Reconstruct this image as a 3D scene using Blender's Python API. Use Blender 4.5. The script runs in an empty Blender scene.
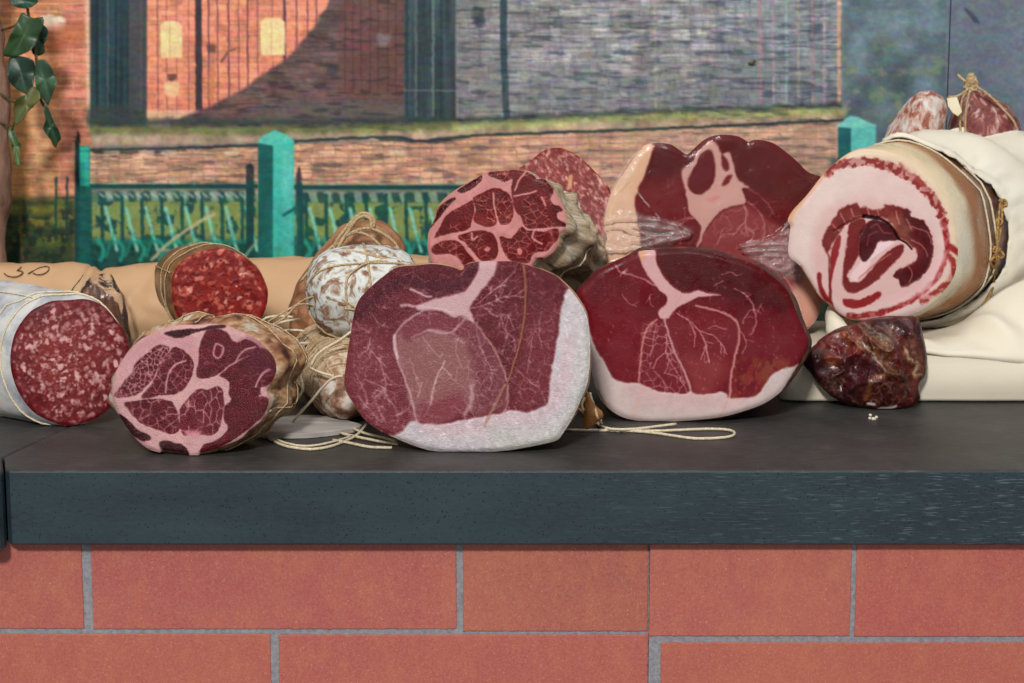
import bpy, math, random
import numpy as np
from mathutils import Vector, Matrix, noise as mnoise

random.seed(7)
scene = bpy.context.scene
COL = scene.collection

# ------------------------------------------------------------------ camera
FPX, CX, CY = 2000.0, 512.0, 341.5
PITCH = math.atan(341.5 / FPX)
CAM_H = 1.5 * math.tan(PITCH + math.atan((470.5 - CY) / FPX))
CAM = Vector((0, -1.5, CAM_H))
cam = bpy.data.cameras.new('camera')
camo = bpy.data.objects.new('camera', cam)
COL.objects.link(camo)
camo.location = CAM
camo.rotation_euler = (math.pi / 2 - PITCH, 0, 0)
cam.sensor_width = 36
cam.lens = FPX * 36 / 1024
cam.clip_start = 0.05
cam.dof.use_dof = True
cam.dof.focus_distance = 1.62
cam.dof.aperture_fstop = 14
scene.camera = camo

# ------------------------------------------------------------------ light
world = bpy.data.worlds.new('world')
scene.world = world
world.use_nodes = True
bg = world.node_tree.nodes['Background']
bg.inputs[0].default_value = (0.93, 0.97, 1.0, 1)
bg.inputs[1].default_value = 0.36

def area(name, loc, target, size, power, color=(1, 1, 1)):
    l = bpy.data.lights.new(name, 'AREA')
    l.shape = 'DISK'
    l.size = size
    l.energy = power
    l.color = color
    o = bpy.data.objects.new(name, l)
    COL.objects.link(o)
    o.location = loc
    o.rotation_euler = (Vector(target) - Vector(loc)).to_track_quat('-Z', 'Y').to_euler()
    return o
area('flash_light', (-0.45, -2.8, 1.9), (0.0, 0.25, 0.05), 0.40, 100, (1.0, 0.98, 0.96))
area('ceiling_light', (0.3, -0.4, 2.3), (0, 0.25, 0.0), 1.2, 13, (0.95, 0.98, 1.0))

vs = scene.view_settings
vs.view_transform = 'Standard'
vs.look = 'None'
vs.gamma = 1
vs.use_curve_mapping = False
vs.exposure = 0.0

# ------------------------------------------------------------------ projection
_cp, _sp = math.cos(PITCH), math.sin(PITCH)
def ray(px, py):
    x, u, f = (px - CX), -(py - CY), FPX
    return Vector((x, f * _cp + u * _sp, -f * _sp + u * _cp))
def at_y(px, py, Y):
    r = ray(px, py)
    return CAM + r * ((Y - CAM.y) / r.y)
def at_z(px, py, z=0.0):
    r = ray(px, py)
    return CAM + r * ((z - CAM.z) / r.z)
def on_plane(px, py, P, n):
    r = ray(px, py)
    return CAM + r * ((P - CAM).dot(n) / r.dot(n))

def lin(c):
    c = np.asarray(c, dtype=float) / 255.0
    return np.where(c <= 0.04045, c / 12.92, ((c + 0.055) / 1.055) ** 2.4)
def rgba(c):
    l = lin(c)
    return (float(l[0]), float(l[1]), float(l[2]), 1.0)

# ------------------------------------------------------------------ painter
def smooth_poly(pts, n=6, closed=True):
    P = [np.array(p, float) for p in pts]
    m = len(P)
    out = []
    rng = range(m) if closed else range(m - 1)
    for i in rng:
        if closed:
            p0, p1, p2, p3 = P[i - 1], P[i], P[(i + 1) % m], P[(i + 2) % m]
        else:
            p0, p1, p2, p3 = P[max(i - 1, 0)], P[i], P[i + 1], P[min(i + 2, m - 1)]
        for k in range(n):
            t = k / n
            out.append(0.5 * ((2 * p1) + (-p0 + p2) * t + (2 * p0 - 5 * p1 + 4 * p2 - p3) * t * t
                              + (-p0 + 3 * p1 - 3 * p2 + p3) * t ** 3))
    if not closed:
        out.append(P[-1])
    return out

def sstep(a, b, x):
    t = np.clip((x - a) / (b - a), 0, 1)
    return t * t * (3 - 2 * t)

def vnoise(X, Y, sx, sy, seed):
    rs = np.random.RandomState(seed)
    gx, gy = X / sx, Y / sy
    x0, y0 = math.floor(gx.min()), math.floor(gy.min())
    G = rs.rand(int(gy.max() - y0) + 4, int(gx.max() - x0) + 4)
    gx, gy = gx - x0, gy - y0
    ix, iy = gx.astype(int), gy.astype(int)
    fx, fy = gx - ix, gy - iy
    fx = fx * fx * (3 - 2 * fx)
    fy = fy * fy * (3 - 2 * fy)
    return (G[iy, ix] * (1 - fx) + G[iy, ix + 1] * fx) * (1 - fy) + (G[iy + 1, ix] * (1 - fx) + G[iy + 1, ix + 1] * fx) * fy

def fbm(X, Y, sx, seed, octv=3, sy=None):
    sy = sy or sx
    a, s, tot = 1.0, 0.0, 0.0
    for o in range(octv):
        s = s + a * vnoise(X + 13.7 * o, Y + 7.3 * o, sx / 2 ** o, sy / 2 ** o, seed + 31 * o)
        tot += a
        a *= 0.5
    return s / tot          # 0..1, mean .5

class Canvas:
    """A colour and height field over photograph-sized units, sampled into mesh attributes."""
    def __init__(s, x0, y0, x1, y1, step=0.5, base=(128, 128, 128)):
        s.x0, s.y0, s.step = x0, y0, step
        s.w, s.h = int((x1 - x0) / step) + 2, int((y1 - y0) / step) + 2
        s.X, s.Y = np.meshgrid(x0 + np.arange(s.w) * step, y0 + np.arange(s.h) * step)
        s.C = np.ones((s.h, s.w, 3)) * np.array(base, float)
        s.H = np.zeros((s.h, s.w))
        s.T = (0, 0, 1)
        s.cache = {}
    def tr(s, ox, oy, sc):
        s.T = (ox, oy, sc)
        return s
    def pt(s, p):
        ox, oy, sc = s.T
        return (ox + p[0] / sc, oy + p[1] / sc)
    def n(s, sc, seed, octv=3, sy=None):
        return fbm(s.X, s.Y, sc, seed, octv, sy)
    def warped(s, amp, scale, seed):
        if not amp:
            return s.X, s.Y
        k = (scale, seed)
        if k not in s.cache:
            if len(s.cache) > 24: s.cache.clear()
            s.cache[k] = ((s.n(scale, seed, 3) - .5) * 2, (s.n(scale, seed + 5, 3) - .5) * 2)
        a, b = s.cache[k]
        return s.X + a * amp, s.Y + b * amp
    def poly(s, pts, soft=0.7, warp=1.0, wscale=5, seed=1, smooth=True):
        P = [s.pt(p) for p in pts]
        if smooth:
            P = smooth_poly(P, 4)
        WX, WY = s.warped(warp, wscale, seed)
        xs = [p[0] for p in P]; ys = [p[1] for p in P]
        m = 4 + warp * 2
        ix0 = max(0, int((min(xs) - m - s.x0) / s.step)); ix1 = min(s.w, int((max(xs) + m - s.x0) / s.step) + 1)
        iy0 = max(0, int((min(ys) - m - s.y0) / s.step)); iy1 = min(s.h, int((max(ys) + m - s.y0) / s.step) + 1)
        M = np.zeros_like(s.X)
        if ix1 <= ix0 or iy1 <= iy0:
            return M
        x, y = WX[iy0:iy1, ix0:ix1], WY[iy0:iy1, ix0:ix1]
        d2 = np.full(x.shape, 1e9)
        inside = np.zeros(x.shape, bool)
        for i in range(len(P)):
            ax, ay = P[i - 1]; bx, by = P[i]
            ex, ey = bx - ax, by - ay
            L = ex * ex + ey * ey + 1e-12
            t = np.clip(((x - ax) * ex + (y - ay) * ey) / L, 0, 1)
            d2 = np.minimum(d2, (x - ax - t * ex) ** 2 + (y - ay - t * ey) ** 2)
            if by != ay:
                c = ((ay > y) != (by > y)) & (x < ex * (y - ay) / (by - ay) + ax)
                inside ^= c
        d = np.sqrt(d2)
        sd = np.where(inside, d, -d)
        M[iy0:iy1, ix0:ix1] = np.clip(sd / (2 * soft) + 0.5, 0, 1)
        return M
    def line(s, pts, width, soft=0.6, warp=0.8, wscale=6, seed=3, taper=False, smooth=True):
        P = [s.pt(p) for p in pts]
        if smooth and len(P) > 2:
            P = smooth_poly(P, 4, closed=False)
        WX, WY = s.warped(warp, wscale, seed)
        M = np.zeros_like(s.X)
        n = len(P) - 1
        for i in range(n):
            ax, ay = P[i]; bx, by = P[i + 1]
            w = width * (1 - 0.75 * i / n if taper else 1)
            m = w + soft * 2 + warp + 1
            ix0 = max(0, int((min(ax, bx) - m - s.x0) / s.step)); ix1 = min(s.w, int((max(ax, bx) + m - s.x0) / s.step) + 2)
            iy0 = max(0, int((min(ay, by) - m - s.y0) / s.step)); iy1 = min(s.h, int((max(ay, by) + m - s.y0) / s.step) + 2)
            if ix1 <= ix0 or iy1 <= iy0:
                continue
            x, y = WX[iy0:iy1, ix0:ix1], WY[iy0:iy1, ix0:ix1]
            ex, ey = bx - ax, by - ay
            t = np.clip(((x - ax) * ex + (y - ay) * ey) / (ex * ex + ey * ey + 1e-12), 0, 1)
            d = np.sqrt((x - ax - t * ex) ** 2 + (y - ay - t * ey) ** 2)
            M[iy0:iy1, ix0:ix1] = np.maximum(M[iy0:iy1, ix0:ix1], np.clip((w / 2 + soft - d) / (2 * soft), 0, 1))
        return M
    def rect(s, x0, y0, x1, y1, soft=0.8):
        X, Y = s.X, s.Y
        return (np.clip((X - x0) / (2 * soft) + .5, 0, 1) * np.clip((x1 - X) / (2 * soft) + .5, 0, 1)
                * np.clip((Y - y0) / (2 * soft) + .5, 0, 1) * np.clip((y1 - Y) / (2 * soft) + .5, 0, 1))
    def put(s, mask, color, amt=1.0, h=0.0):
        m = (mask * amt)[..., None]
        s.C = s.C * (1 - m) + np.array(color, float) * m
        if h:
            s.H += mask * h
    def mul(s, mask, f):
        s.C = s.C * (1 + (np.array(f, float) - 1) * mask[..., None])
    def mottle(s, mask, amp, scale, seed, octv=3, sy=None):
        k = (s.n(scale, seed, octv, sy) - .5) * 2 * amp
        s.C = s.C * (1 + (k * mask)[..., None])
    def veins(s, mask, color, scale, width, seed, amt=1.0, gate=0.5, h=0.0):
        WX, WY = s.warped(scale * .35, scale * .5, seed + 9)
        v = fbm(WX, WY, scale, seed, 2)
        gy, gx = np.gradient(v, s.step)
        g = np.sqrt(gx * gx + gy * gy) + 1e-4
        m = np.clip(1.0 - np.abs(v - .5) / g / width, 0, 1)
        m = m * sstep(gate - .12, gate + .1, s.n(scale * 1.6, seed + 77, 2)) * mask
        s.put(m, color, amt, h)
    def grains(s, mask, color, count, rmin, rmax, seed, elong=1.6, ang=None, amt=1.0, jit=14):
        rs = np.random.RandomState(seed)
        H0, W0 = s.X.shape
        for _ in range(count):
            cx = s.x0 + rs.rand() * W0 * s.step; cy = s.y0 + rs.rand() * H0 * s.step
            ixc, iyc = int((cx - s.x0) / s.step), int((cy - s.y0) / s.step)
            if not (0 <= ixc < W0 and 0 <= iyc < H0) or mask[iyc, ixc] < .3:
                continue
            r = rmin + (rmax - rmin) * rs.rand() ** 2
            e = 1 + (elong - 1) * rs.rand()
            a = rs.rand() * math.pi if ang is None else ang + rs.randn() * .35
            R = int((r * e + 2) / s.step)
            y0, y1, x0, x1 = max(0, iyc - R), min(H0, iyc + R), max(0, ixc - R), min(W0, ixc + R)
            x, y = s.X[y0:y1, x0:x1] - cx, s.Y[y0:y1, x0:x1] - cy
            u, v = x * math.cos(a) + y * math.sin(a), -x * math.sin(a) + y * math.cos(a)
            ph = rs.rand() * 6.28
            th = np.arctan2(v, u)
            rr = 1 + .22 * np.sin(2 * th + ph) + .15 * np.sin(3 * th + ph * 2)
            d = np.sqrt((u / (r * e)) ** 2 + (v / r) ** 2) / rr
            m = (np.clip((1 - d) * r / 1.0 + .4, 0, 1) * mask[y0:y1, x0:x1] * amt * (0.55 + .45 * rs.rand()))[..., None]
            c = np.array(color, float) + rs.randn() * jit
            s.C[y0:y1, x0:x1] = s.C[y0:y1, x0:x1] * (1 - m) + c * m
            s.H[y0:y1, x0:x1] += m[..., 0] * .25
    def tree(s, pts, w, color, amt, seed, nb=5, ln=9, depth=2, h=.15, ang=.75):
        """a fat seam that forks into finer and finer twigs"""
        rs = np.random.RandomState(seed)
        s.put(s.line(pts, w, .55, 1.2, 4, 5), color, amt, h)
        P = [s.pt(p) for p in pts]
        P = smooth_poly(P, 4, closed=False)
        T = s.T
        for _ in range(nb):
            i = rs.randint(1, len(P) - 1)
            d = np.array(P[i + 1] if i + 1 < len(P) else P[i]) - np.array(P[i - 1])
            a = math.atan2(d[1], d[0]) + ang * rs.choice([-1, 1]) * (.6 + .6 * rs.rand())
            q = [tuple(P[i])]
            l = ln * (.5 + .8 * rs.rand())
            for k in range(4):
                a += rs.randn() * .3
                q.append((q[-1][0] + math.cos(a) * l / 4, q[-1][1] + math.sin(a) * l / 4))
            s.T = (0, 0, 1)
            if depth > 1: s.tree(q, w * .75, color, amt * .9, rs.randint(9999), 3, ln * .55, depth - 1, h, ang)
            else: s.put(s.line(q, w * .7, .5, .6, 4, 5), color, amt * .85, h)
            s.T = T
    def cells(s, mask, scale, width, color, amt, seed, gate=.4, h=.15, sy=None):
        """marbling: thin fat walls between muscle bundles"""
        rs = np.random.RandomState(seed)
        WX, WY = s.warped(scale * .18, scale * .6, seed + 3)
        sy = sy or scale
        gx, gy = (WX - s.x0) / scale + 2, (WY - s.y0) / sy + 2
        nx, ny = int(gx.max()) + 4, int(gy.max()) + 4
        JX, JY = rs.rand(ny, nx), rs.rand(ny, nx)
        ix, iy = np.clip(gx.astype(int), 1, nx - 2), np.clip(gy.astype(int), 1, ny - 2)
        f1 = np.full(gx.shape, 9.0); f2 = f1.copy()
        for dy in (-1, 0, 1):
            for dx in (-1, 0, 1):
                cx, cy = ix + dx + JX[iy + dy, ix + dx], iy + dy + JY[iy + dy, ix + dx]
                d = np.sqrt((gx - cx) ** 2 + (gy - cy) ** 2)
                f2 = np.where(d < f1, f1, np.minimum(f2, d)); f1 = np.minimum(f1, d)
        e = (f2 - f1) * scale * .6
        m = np.clip(1 - e / width, 0, 1) * sstep(gate - .1, gate + .1, s.n(scale * 1.5, seed + 50, 2)) * mask
        s.put(m, color, amt, h)
    def grade(s):
        L = s.C @ np.array([.3, .59, .11])
        f = .86 + .14 * sstep(70, 165, L)
        s.C = s.C * f[..., None]
        k = (1 - sstep(80, 170, L))
        s.C[..., 2] *= 1 - .10 * k
        s.C = np.maximum(s.C - k[..., None] * np.array([3, 14, 13]), 5)
        s.C[..., 2] *= 1 - .03 * (1 - k)
        return s
    def sample(s, x, y):
        gx = np.clip((np.asarray(x) - s.x0) / s.step, 0, s.w - 1.001)
        gy = np.clip((np.asarray(y) - s.y0) / s.step, 0, s.h - 1.001)
        ix, iy = gx.astype(int), gy.astype(int)
        fx, fy = gx - ix, gy - iy
        def b(A):
            f1, f2 = (fx[:, None], fy[:, None]) if A.ndim == 3 else (fx, fy)
            return (A[iy, ix] * (1 - f1) + A[iy, ix + 1] * f1) * (1 - f2) + (A[iy + 1, ix] * (1 - f1) + A[iy + 1, ix + 1] * f1) * f2
        return np.clip(b(s.C), 2, 250), b(s.H)

# ------------------------------------------------------------------ materials
class NT:
    def __init__(s, name):
        s.m = bpy.data.materials.new(name)
        s.m.use_nodes = True
        s.t = s.m.node_tree
        s.b = s.t.nodes['Principled BSDF']
    def n(s, kind, **kw):
        x = s.t.nodes.new(kind)
        for k, v in kw.items():
            setattr(x, k, v)
        return x
    def l(s, a, b):
        s.t.links.new(a, b)
    def coords(s, stretch=(1, 1, 1)):
        tc = s.n('ShaderNodeTexCoord'); mp = s.n('ShaderNodeMapping')
        mp.inputs['Scale'].default_value = stretch
        s.l(tc.outputs['Object'], mp.inputs[0])
        return mp.outputs[0]
    def noise(s, co, scale, detail=4, rough=.55, dist=0):
        x = s.n('ShaderNodeTexNoise')
        x.inputs['Scale'].default_value = scale; x.inputs['Detail'].default_value = detail
        x.inputs['Roughness'].default_value = rough; x.inputs['Distortion'].default_value = dist
        s.l(co, x.inputs['Vector'])
        return x.outputs['Fac']
    def ramp(s, fac, stops):
        r = s.n('ShaderNodeValToRGB')
        e = r.color_ramp.elements
        while len(e) < len(stops):
            e.new(0.5)
        for i, (p, c) in enumerate(stops):
            e[i].position = p
            e[i].color = rgba(c) if len(c) == 3 else c
        s.l(fac, r.inputs[0])
        return r.outputs[0]
    def bump(s, h, strength, dist=0.001, prev=None):
        b = s.n('ShaderNodeBump')
        b.inputs['Strength'].default_value = strength
        b.inputs['Distance'].default_value = dist
        s.l(h, b.inputs['Height'])
        if prev is not None:
            s.l(prev, b.inputs['Normal'])
        return b.outputs[0]
    def mix(s, fac, a, b, mode='MIX'):
        x = s.n('ShaderNodeMix'); x.data_type = 'RGBA'; x.blend_type = mode
        for v, i in ((fac, 0), (a, 6), (b, 7)):
            if hasattr(v, 'is_linked') or hasattr(v, 'links'):
                s.l(v, x.inputs[i])
            elif i == 0:
                x.inputs[0].default_value = v
            else:
                x.inputs[i].default_value = rgba(v)
        return x.outputs[2]

def mat_attr(name, rough=.4, spec=.5, bumps=((350, .3, .0006),), coat=0.0, nstretch=(1, 1, 1), rvar=.15):
    m = NT(name)
    a = m.n('ShaderNodeAttribute'); a.attribute_name = 'Col'
    m.l(a.outputs['Color'], m.b.inputs['Base Color'])
    co = m.coords(nstretch)
    nrm = None
    for sc, st, d in bumps:
        nrm = m.bump(m.noise(co, sc, 3), st, d, nrm)
    if nrm is not None:
        m.l(nrm, m.b.inputs['Normal'])
    if rvar:
        mr = m.n('ShaderNodeMapRange')
        mr.inputs['From Min'].default_value = .35; mr.inputs['From Max'].default_value = .65
        mr.inputs['To Min'].default_value = max(.05, rough - rvar); mr.inputs['To Max'].default_value = min(1, rough + rvar)
        m.l(m.noise(co, 60, 2), mr.inputs[0])
        m.l(mr.outputs[0], m.b.inputs['Roughness'])
    else:
        m.b.inputs['Roughness'].default_value = rough
    m.b.inputs['Specular IOR Level'].default_value = spec
    m.b.inputs['Coat Weight'].default_value = coat
    m.b.inputs['Coat Roughness'].default_value = .15
    return m.m

def mat_noise(name, stops, scale=40, detail=5, rough=.6, spec=.4, bump=.5, bdist=.001, bscale=None, stretch=(1, 1, 1), dist=0, fine=None):
    m = NT(name)
    co = m.coords(stretch)
    f = m.noise(co, scale, detail, .6, dist)
    c = m.ramp(f, stops)
    if fine:
        f2 = m.noise(m.coords(), fine[0], 3)
        c = m.mix(m.ramp(f2, [(fine[1], (0, 0, 0, 1)), (fine[2], (1, 1, 1, 1))]), c, fine[3])
    m.l(c, m.b.inputs['Base Color'])
    m.b.inputs['Roughness'].default_value = rough
    m.b.inputs['Specular IOR Level'].default_value = spec
    if bump:
        m.l(m.bump(m.noise(co, bscale or scale * 3, 4), bump, bdist), m.b.inputs['Normal'])
    return m.m

M_TWINE = mat_noise('twine_fibre', [(.3, (150, 122, 88)), (.6, (200, 174, 134)), (.8, (222, 202, 168))], 700, 2, .85, .2, .8, .0004, 1500)
M_TWINE_PALE = mat_noise('twine_fibre_pale', [(.3, (190, 172, 140)), (.6, (226, 212, 182)), (.8, (235, 225, 205))], 700, 2, .85, .2, .8, .0004, 1500)

# ------------------------------------------------------------------ mesh helpers
def mesh_obj(name, V, F, mats, parent=None, col=None, smooth=True, midx=None):
    me = bpy.data.meshes.new(name)
    me.from_pydata([tuple(v) for v in V], [], F)
    if not isinstance(mats, (list, tuple)):
        mats = [mats]
    for m in mats:
        me.materials.append(m)
    if smooth:
        me.polygons.foreach_set('use_smooth', [True] * len(me.polygons))
    if midx is not None:
        me.polygons.foreach_set('material_index', midx)
    if col is not None:
        a = me.color_attributes.new('Col', 'FLOAT_COLOR', 'POINT')
        L = lin(col)
        a.data.foreach_set('color', np.hstack([L, np.ones((len(L), 1))]).astype(np.float32).ravel())
    me.update()
    o = bpy.data.objects.new(name, me)
    COL.objects.link(o)
    if parent is not None:
        o.parent = parent
        o.matrix_parent_inverse = Matrix.Translation(-Vector(parent.location))
    return o

def tag(o, label=None, cat=None, group=None, kind=None):
    if label: o['label'] = label
    if cat: o['category'] = cat
    if group: o['group'] = group
    if kind: o['kind'] = kind
    return o

def thing(name, loc, label, cat, group=None):
    o = bpy.data.objects.new(name, None)
    COL.objects.link(o)
    o.empty_display_size = .02
    o.location = loc
    return tag(o, label, cat, group)

def n3(p, s, seed=0):
    return mnoise.noise(Vector((p[0] * s + seed * 3.1, p[1] * s - seed * 1.7, p[2] * s + seed)))

def polar(outline, N):
    P = np.array(outline, float)
    A_, B_ = np.roll(P, 1, 0), P
    k = A_[:, 0] * B_[:, 1] - B_[:, 0] * A_[:, 1]
    c = ((A_ + B_) * k[:, None]).sum(0) / (3 * k.sum())
    th = 2 * math.pi * np.arange(N) / N
    d = np.stack([np.cos(th), np.sin(th)], 1)
    a, e = A_ - c, B_ - A_
    den = d[:, :1] * e[None, :, 1] - d[:, 1:] * e[None, :, 0]
    den = np.where(np.abs(den) < 1e-9, 1e-9, den)
    t = (a[:, 0] * e[:, 1] - a[:, 1] * e[:, 0])[None] / den
    u = (a[None, :, 0] * d[:, 1:] - a[None, :, 1] * d[:, :1]) / den
    ok = (t > 0) & (u >= -1e-6) & (u <= 1 + 1e-6)
    best = np.where(ok, t, 0).max(1)
    return c, c + d * best[:, None]

def interp(prof, t):
    for i in range(len(prof) - 1):
        a, b = prof[i], prof[i + 1]
        if t <= b[0]:
            k = (t - a[0]) / max(1e-9, b[0] - a[0])
            return a[1] + (b[1] - a[1]) * k
    return prof[-1][1]

class Loaf:
    """A cut piece: flat cut face with its outline and pattern, and the solid body behind it."""
    def __init__(s, outline, P, n, axis, L, prof, canvas=None, N=256, K=60, relief=.0006, rim=.0015, dome=0.0,
                 M=40, bnoise=(.002, 25), endpow=2.2, seed=0, shift=None, zmin=.0005, cap=.16):
        s.n = Vector(n).normalized(); s.P = P
        ax = Vector(axis).normalized(); s.ax = ax; s.L = L
        c, R = polar(smooth_poly(outline, 5), N)
        xs, ys, V, Hs = [c[0]], [c[1]], [], [0]
        for k in range(1, K + 1):
            q = k / K
            for i in range(N):
                p = c + (R[i] - c) * q
                xs.append(p[0]); ys.append(p[1]); Hs.append(q)
        if canvas is not None:
            canvas.grade()
            col, h = canvas.sample(xs, ys)
        else:
            col, h = None, np.zeros(len(xs))
        s.col = col
        for x, y, hh, q in zip(xs, ys, h, Hs):
            v = on_plane(x, y, P, s.n)
            r = 0
            if q > .93:
                r = rim * ((q - .93) / .07) ** 2
            v = v + s.n * (relief * hh * (1 - sstep(.96, 1, q)) - r + dome * (1 - q * q))
            v.z = max(v.z, zmin)
            V.append(v)
        F = [(0, 1 + (i + 1) % N, 1 + i) for i in range(N)]
        for k in range(K - 1):
            a, b = 1 + k * N, 1 + (k + 1) * N
            for i in range(N):
                j = (i + 1) % N
                F.append((a + i, a + j, b + j, b + i))
        s.V, s.F = V, F
        # winding: want normals along n
        nn = (V[1 + N // 4] - V[0]).cross(V[1] - V[0])
        if nn.dot(s.n) < 0:
            s.F = [tuple(reversed(f)) for f in F]; flip = True
        else:
            flip = False
        # body
        c3 = V[0]
        ring0 = V[1 + (K - 1) * N:1 + K * N]
        s.c3 = c3
        # outward dirs
        bv = []
        s.rings = []
        for m_ in range(M + 1):
            t = m_ / M
            t = 1 - (1 - t) ** 1.35 if t > 0 else 0
            sc = interp(prof, t)
            if t > 1 - cap:
                u = (t - (1 - cap)) / cap
                sc *= max(0.0, 1 - u ** endpow) ** (1 / endpow)
            cc = c3 + ax * (L * t)
            if shift:
                cc = cc + Vector(shift) * (t * t)
            ring = []
            for i in range(N):
                d = ring0[i] - c3
                p = cc + d * sc
                if m_ > 0:
                    w = min(1, t * 12)
                    nv = n3(p, bnoise[1], seed) + .5 * n3(p, bnoise[1] * 2.3, seed + 4)
                    dd = d.normalized()
                    p = p + dd * (nv * bnoise[0] * w * (sc > .05))
                p.z = max(p.z, zmin)
                ring.append(p)
            s.rings.append((t, cc, ring))
            bv += ring
        bf = []
        for m_ in range(M):
            a, b = m_ * N, (m_ + 1) * N
            for i in range(N):
                j = (i + 1) % N
                f = (a + i, a + j, b + j, b + i)
                bf.append(f if not flip else tuple(reversed(f)))
        bv.append(s.rings[-1][1]); e = len(bv) - 1
        bv[e].z = max(bv[e].z, zmin)
        a = M * N
        for i in range(N):
            f = (a + i, a + (i + 1) % N, e)
            bf.append(f if not flip else tuple(reversed(f)))
        s.bV, s.bF, s.N = bv, bf, N
    def base(s):
        lo = min(s.V + s.bV, key=lambda v: v.z).z
        return Vector((s.c3.x + s.ax.x * s.L * .4, s.c3.y + s.ax.y * s.L * .4, lo))
    def build(s, root, fmat, bmat, fname='cut_face', bname='casing', bcol=None):
        f = mesh_obj(fname, s.V, s.F, fmat, root, s.col)
        c = None
        if bcol is not None:
            c = np.array([bcol(v, i // s.N, i % s.N) for i, v in enumerate(s.bV)])
        b = mesh_obj(bname, s.bV, s.bF, bmat, root, c)
        return f, b
    def ring_path(s, t, off=.001, tilt=0):
        """points around the body at axial position t"""
        i = min(range(len(s.rings)), key=lambda k: abs(s.rings[k][0] - t))
        _, cc, r = s.rings[i]
        out = []
        for k in range(0, s.N, max(1, s.N // 48)):
            j = i
            if tilt:
                j = min(len(s.rings) - 1, max(0, int(round(i + tilt * math.sin(2 * math.pi * k / s.N)))))
            _, c2, r2 = s.rings[j]
            d = (r2[k] - c2)
            p = r2[k] + d.normalized() * off
            p.z = max(p.z, off)
            out.append(p)
        return out
    def long_path(s, k, t0, t1, off=.001):
        out = []
        for t, cc, r in s.rings:
            if t0 <= t <= t1:
                p = r[k % s.N] + (r[k % s.N] - cc).normalized() * off
                p.z = max(p.z, off)
                out.append(p)
        return out

def tube_geo(pts, r, sides=6, closed=False, sub=3, jitter=0.0):
    P = [Vector(p) for p in pts]
    if len(P) > 2:
        S = smooth_poly([tuple(p) for p in P], sub, closed)
        P = [Vector(p) for p in S]
    if jitter:
        P = [p + Vector((random.uniform(-1, 1), random.uniform(-1, 1), random.uniform(-.3, 1))) * jitter for p in P]
    V, F = [], []
    n = len(P)
    up = Vector((0, 0, 1))
    prev = None
    for i, p in enumerate(P):
        if closed:
            t = P[(i + 1) % n] - P[i - 1]
        else:
            t = P[min(i + 1, n - 1)] - P[max(i - 1, 0)]
        t = t.normalized() if t.length > 1e-9 else Vector((1, 0, 0))
        if prev is None:
            a = t.cross(up)
            if a.length < .1: a = t.cross(Vector((1, 0, 0)))
        else:
            a = prev - t * prev.dot(t)
        a.normalize(); prev = a
        b = t.cross(a)
        rr = r[i] if isinstance(r, list) else r
        for k in range(sides):
            th = 2 * math.pi * k / sides + i * .5
            V.append(p + (a * math.cos(th) + b * math.sin(th)) * rr)
    for i in range(n if closed else n - 1):
        j = (i + 1) % n
        # find twist-free match
        for k in range(sides):
            l = (k + 1) % sides
            F.append((i * sides + k, i * sides + l, j * sides + l, j * sides + k))
    if not closed:
        F.append(tuple(reversed(range(sides))))
        F.append(tuple(range((n - 1) * sides, n * sides)))
    return V, F

class MB:
    def __init__(s): s.V, s.F, s.m = [], [], []
    def add(s, V, F, mi=0):
        b = len(s.V)
        s.V += list(V); s.F += [tuple(b + i for i in f) for f in F]; s.m += [mi] * len(F)
        return s
    def tube(s, pts, r, sides=6, closed=False, sub=3, jitter=0.0):
        V, F = tube_geo(pts, r, sides, closed, sub, jitter)
        return s.add(V, F)
    def build(s, name, mats, parent=None, smooth=True, col=None):
        return mesh_obj(name, s.V, s.F, mats, parent, col, smooth, s.m)

def sausage_geo(path, radii, N=48, M=60, amp=.002, sc=30, seed=0, zmin=.0005, squash=1.0):
    """swept body along a path with changing radius, lumpy skin; returns V, F, rings"""
    S = [Vector(p) for p in smooth_poly([tuple(p) for p in path], 12, False)]
    cum = [0]
    for i in range(1, len(S)): cum.append(cum[-1] + (S[i] - S[i - 1]).length)
    tot = cum[-1]
    V, F, rings = [], [], []
    prev = None
    for m_ in range(M + 1):
        u = m_ / M
        u = .5 - .5 * math.cos(math.pi * u)
        d = u * tot
        i = max(j for j in range(len(cum)) if cum[j] <= d + 1e-9)
        i = min(i, len(S) - 2)
        f = (d - cum[i]) / max(1e-9, cum[i + 1] - cum[i])
        p = S[i].lerp(S[i + 1], f)
        t = (S[i + 1] - S[i]).normalized()
        a = t.cross(Vector((0, 0, 1))) if prev is None else prev - t * prev.dot(t)
        if a.length < .05: a = t.cross(Vector((1, 0, 0)))
        a.normalize(); prev = a
        b = a.cross(t)
        r = interp(radii, u)
        ring = []
        for k in range(N):
            th = 2 * math.pi * k / N
            dr = a * math.cos(th) + b * math.sin(th) * squash
            q = p + dr * r
            q = q + dr * (n3(q, sc, seed) + .5 * n3(q, sc * 2.2, seed + 3)) * amp * min(1, r / .01)
            q.z = max(q.z, zmin)
            ring.append(q)
        rings.append((u, p, ring)); V += ring
    for m_ in range(M):
        for k in range(N):
            l = (k + 1) % N
            F.append((m_ * N + k, (m_ + 1) * N + k, (m_ + 1) * N + l, m_ * N + l))
    F.append(tuple(range(N))); F.append(tuple(reversed(range(M * N, (M + 1) * N))))
    return V, F, rings

def ring_at(rings, u, off=.0008, step=2):
    i = min(range(len(rings)), key=lambda k: abs(rings[k][0] - u))
    _, c, r = rings[i]
    return [Vector((q.x, q.y, max(q.z, off))) for q in [p + (p - c).normalized() * off for p in r[::step]]]

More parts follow.
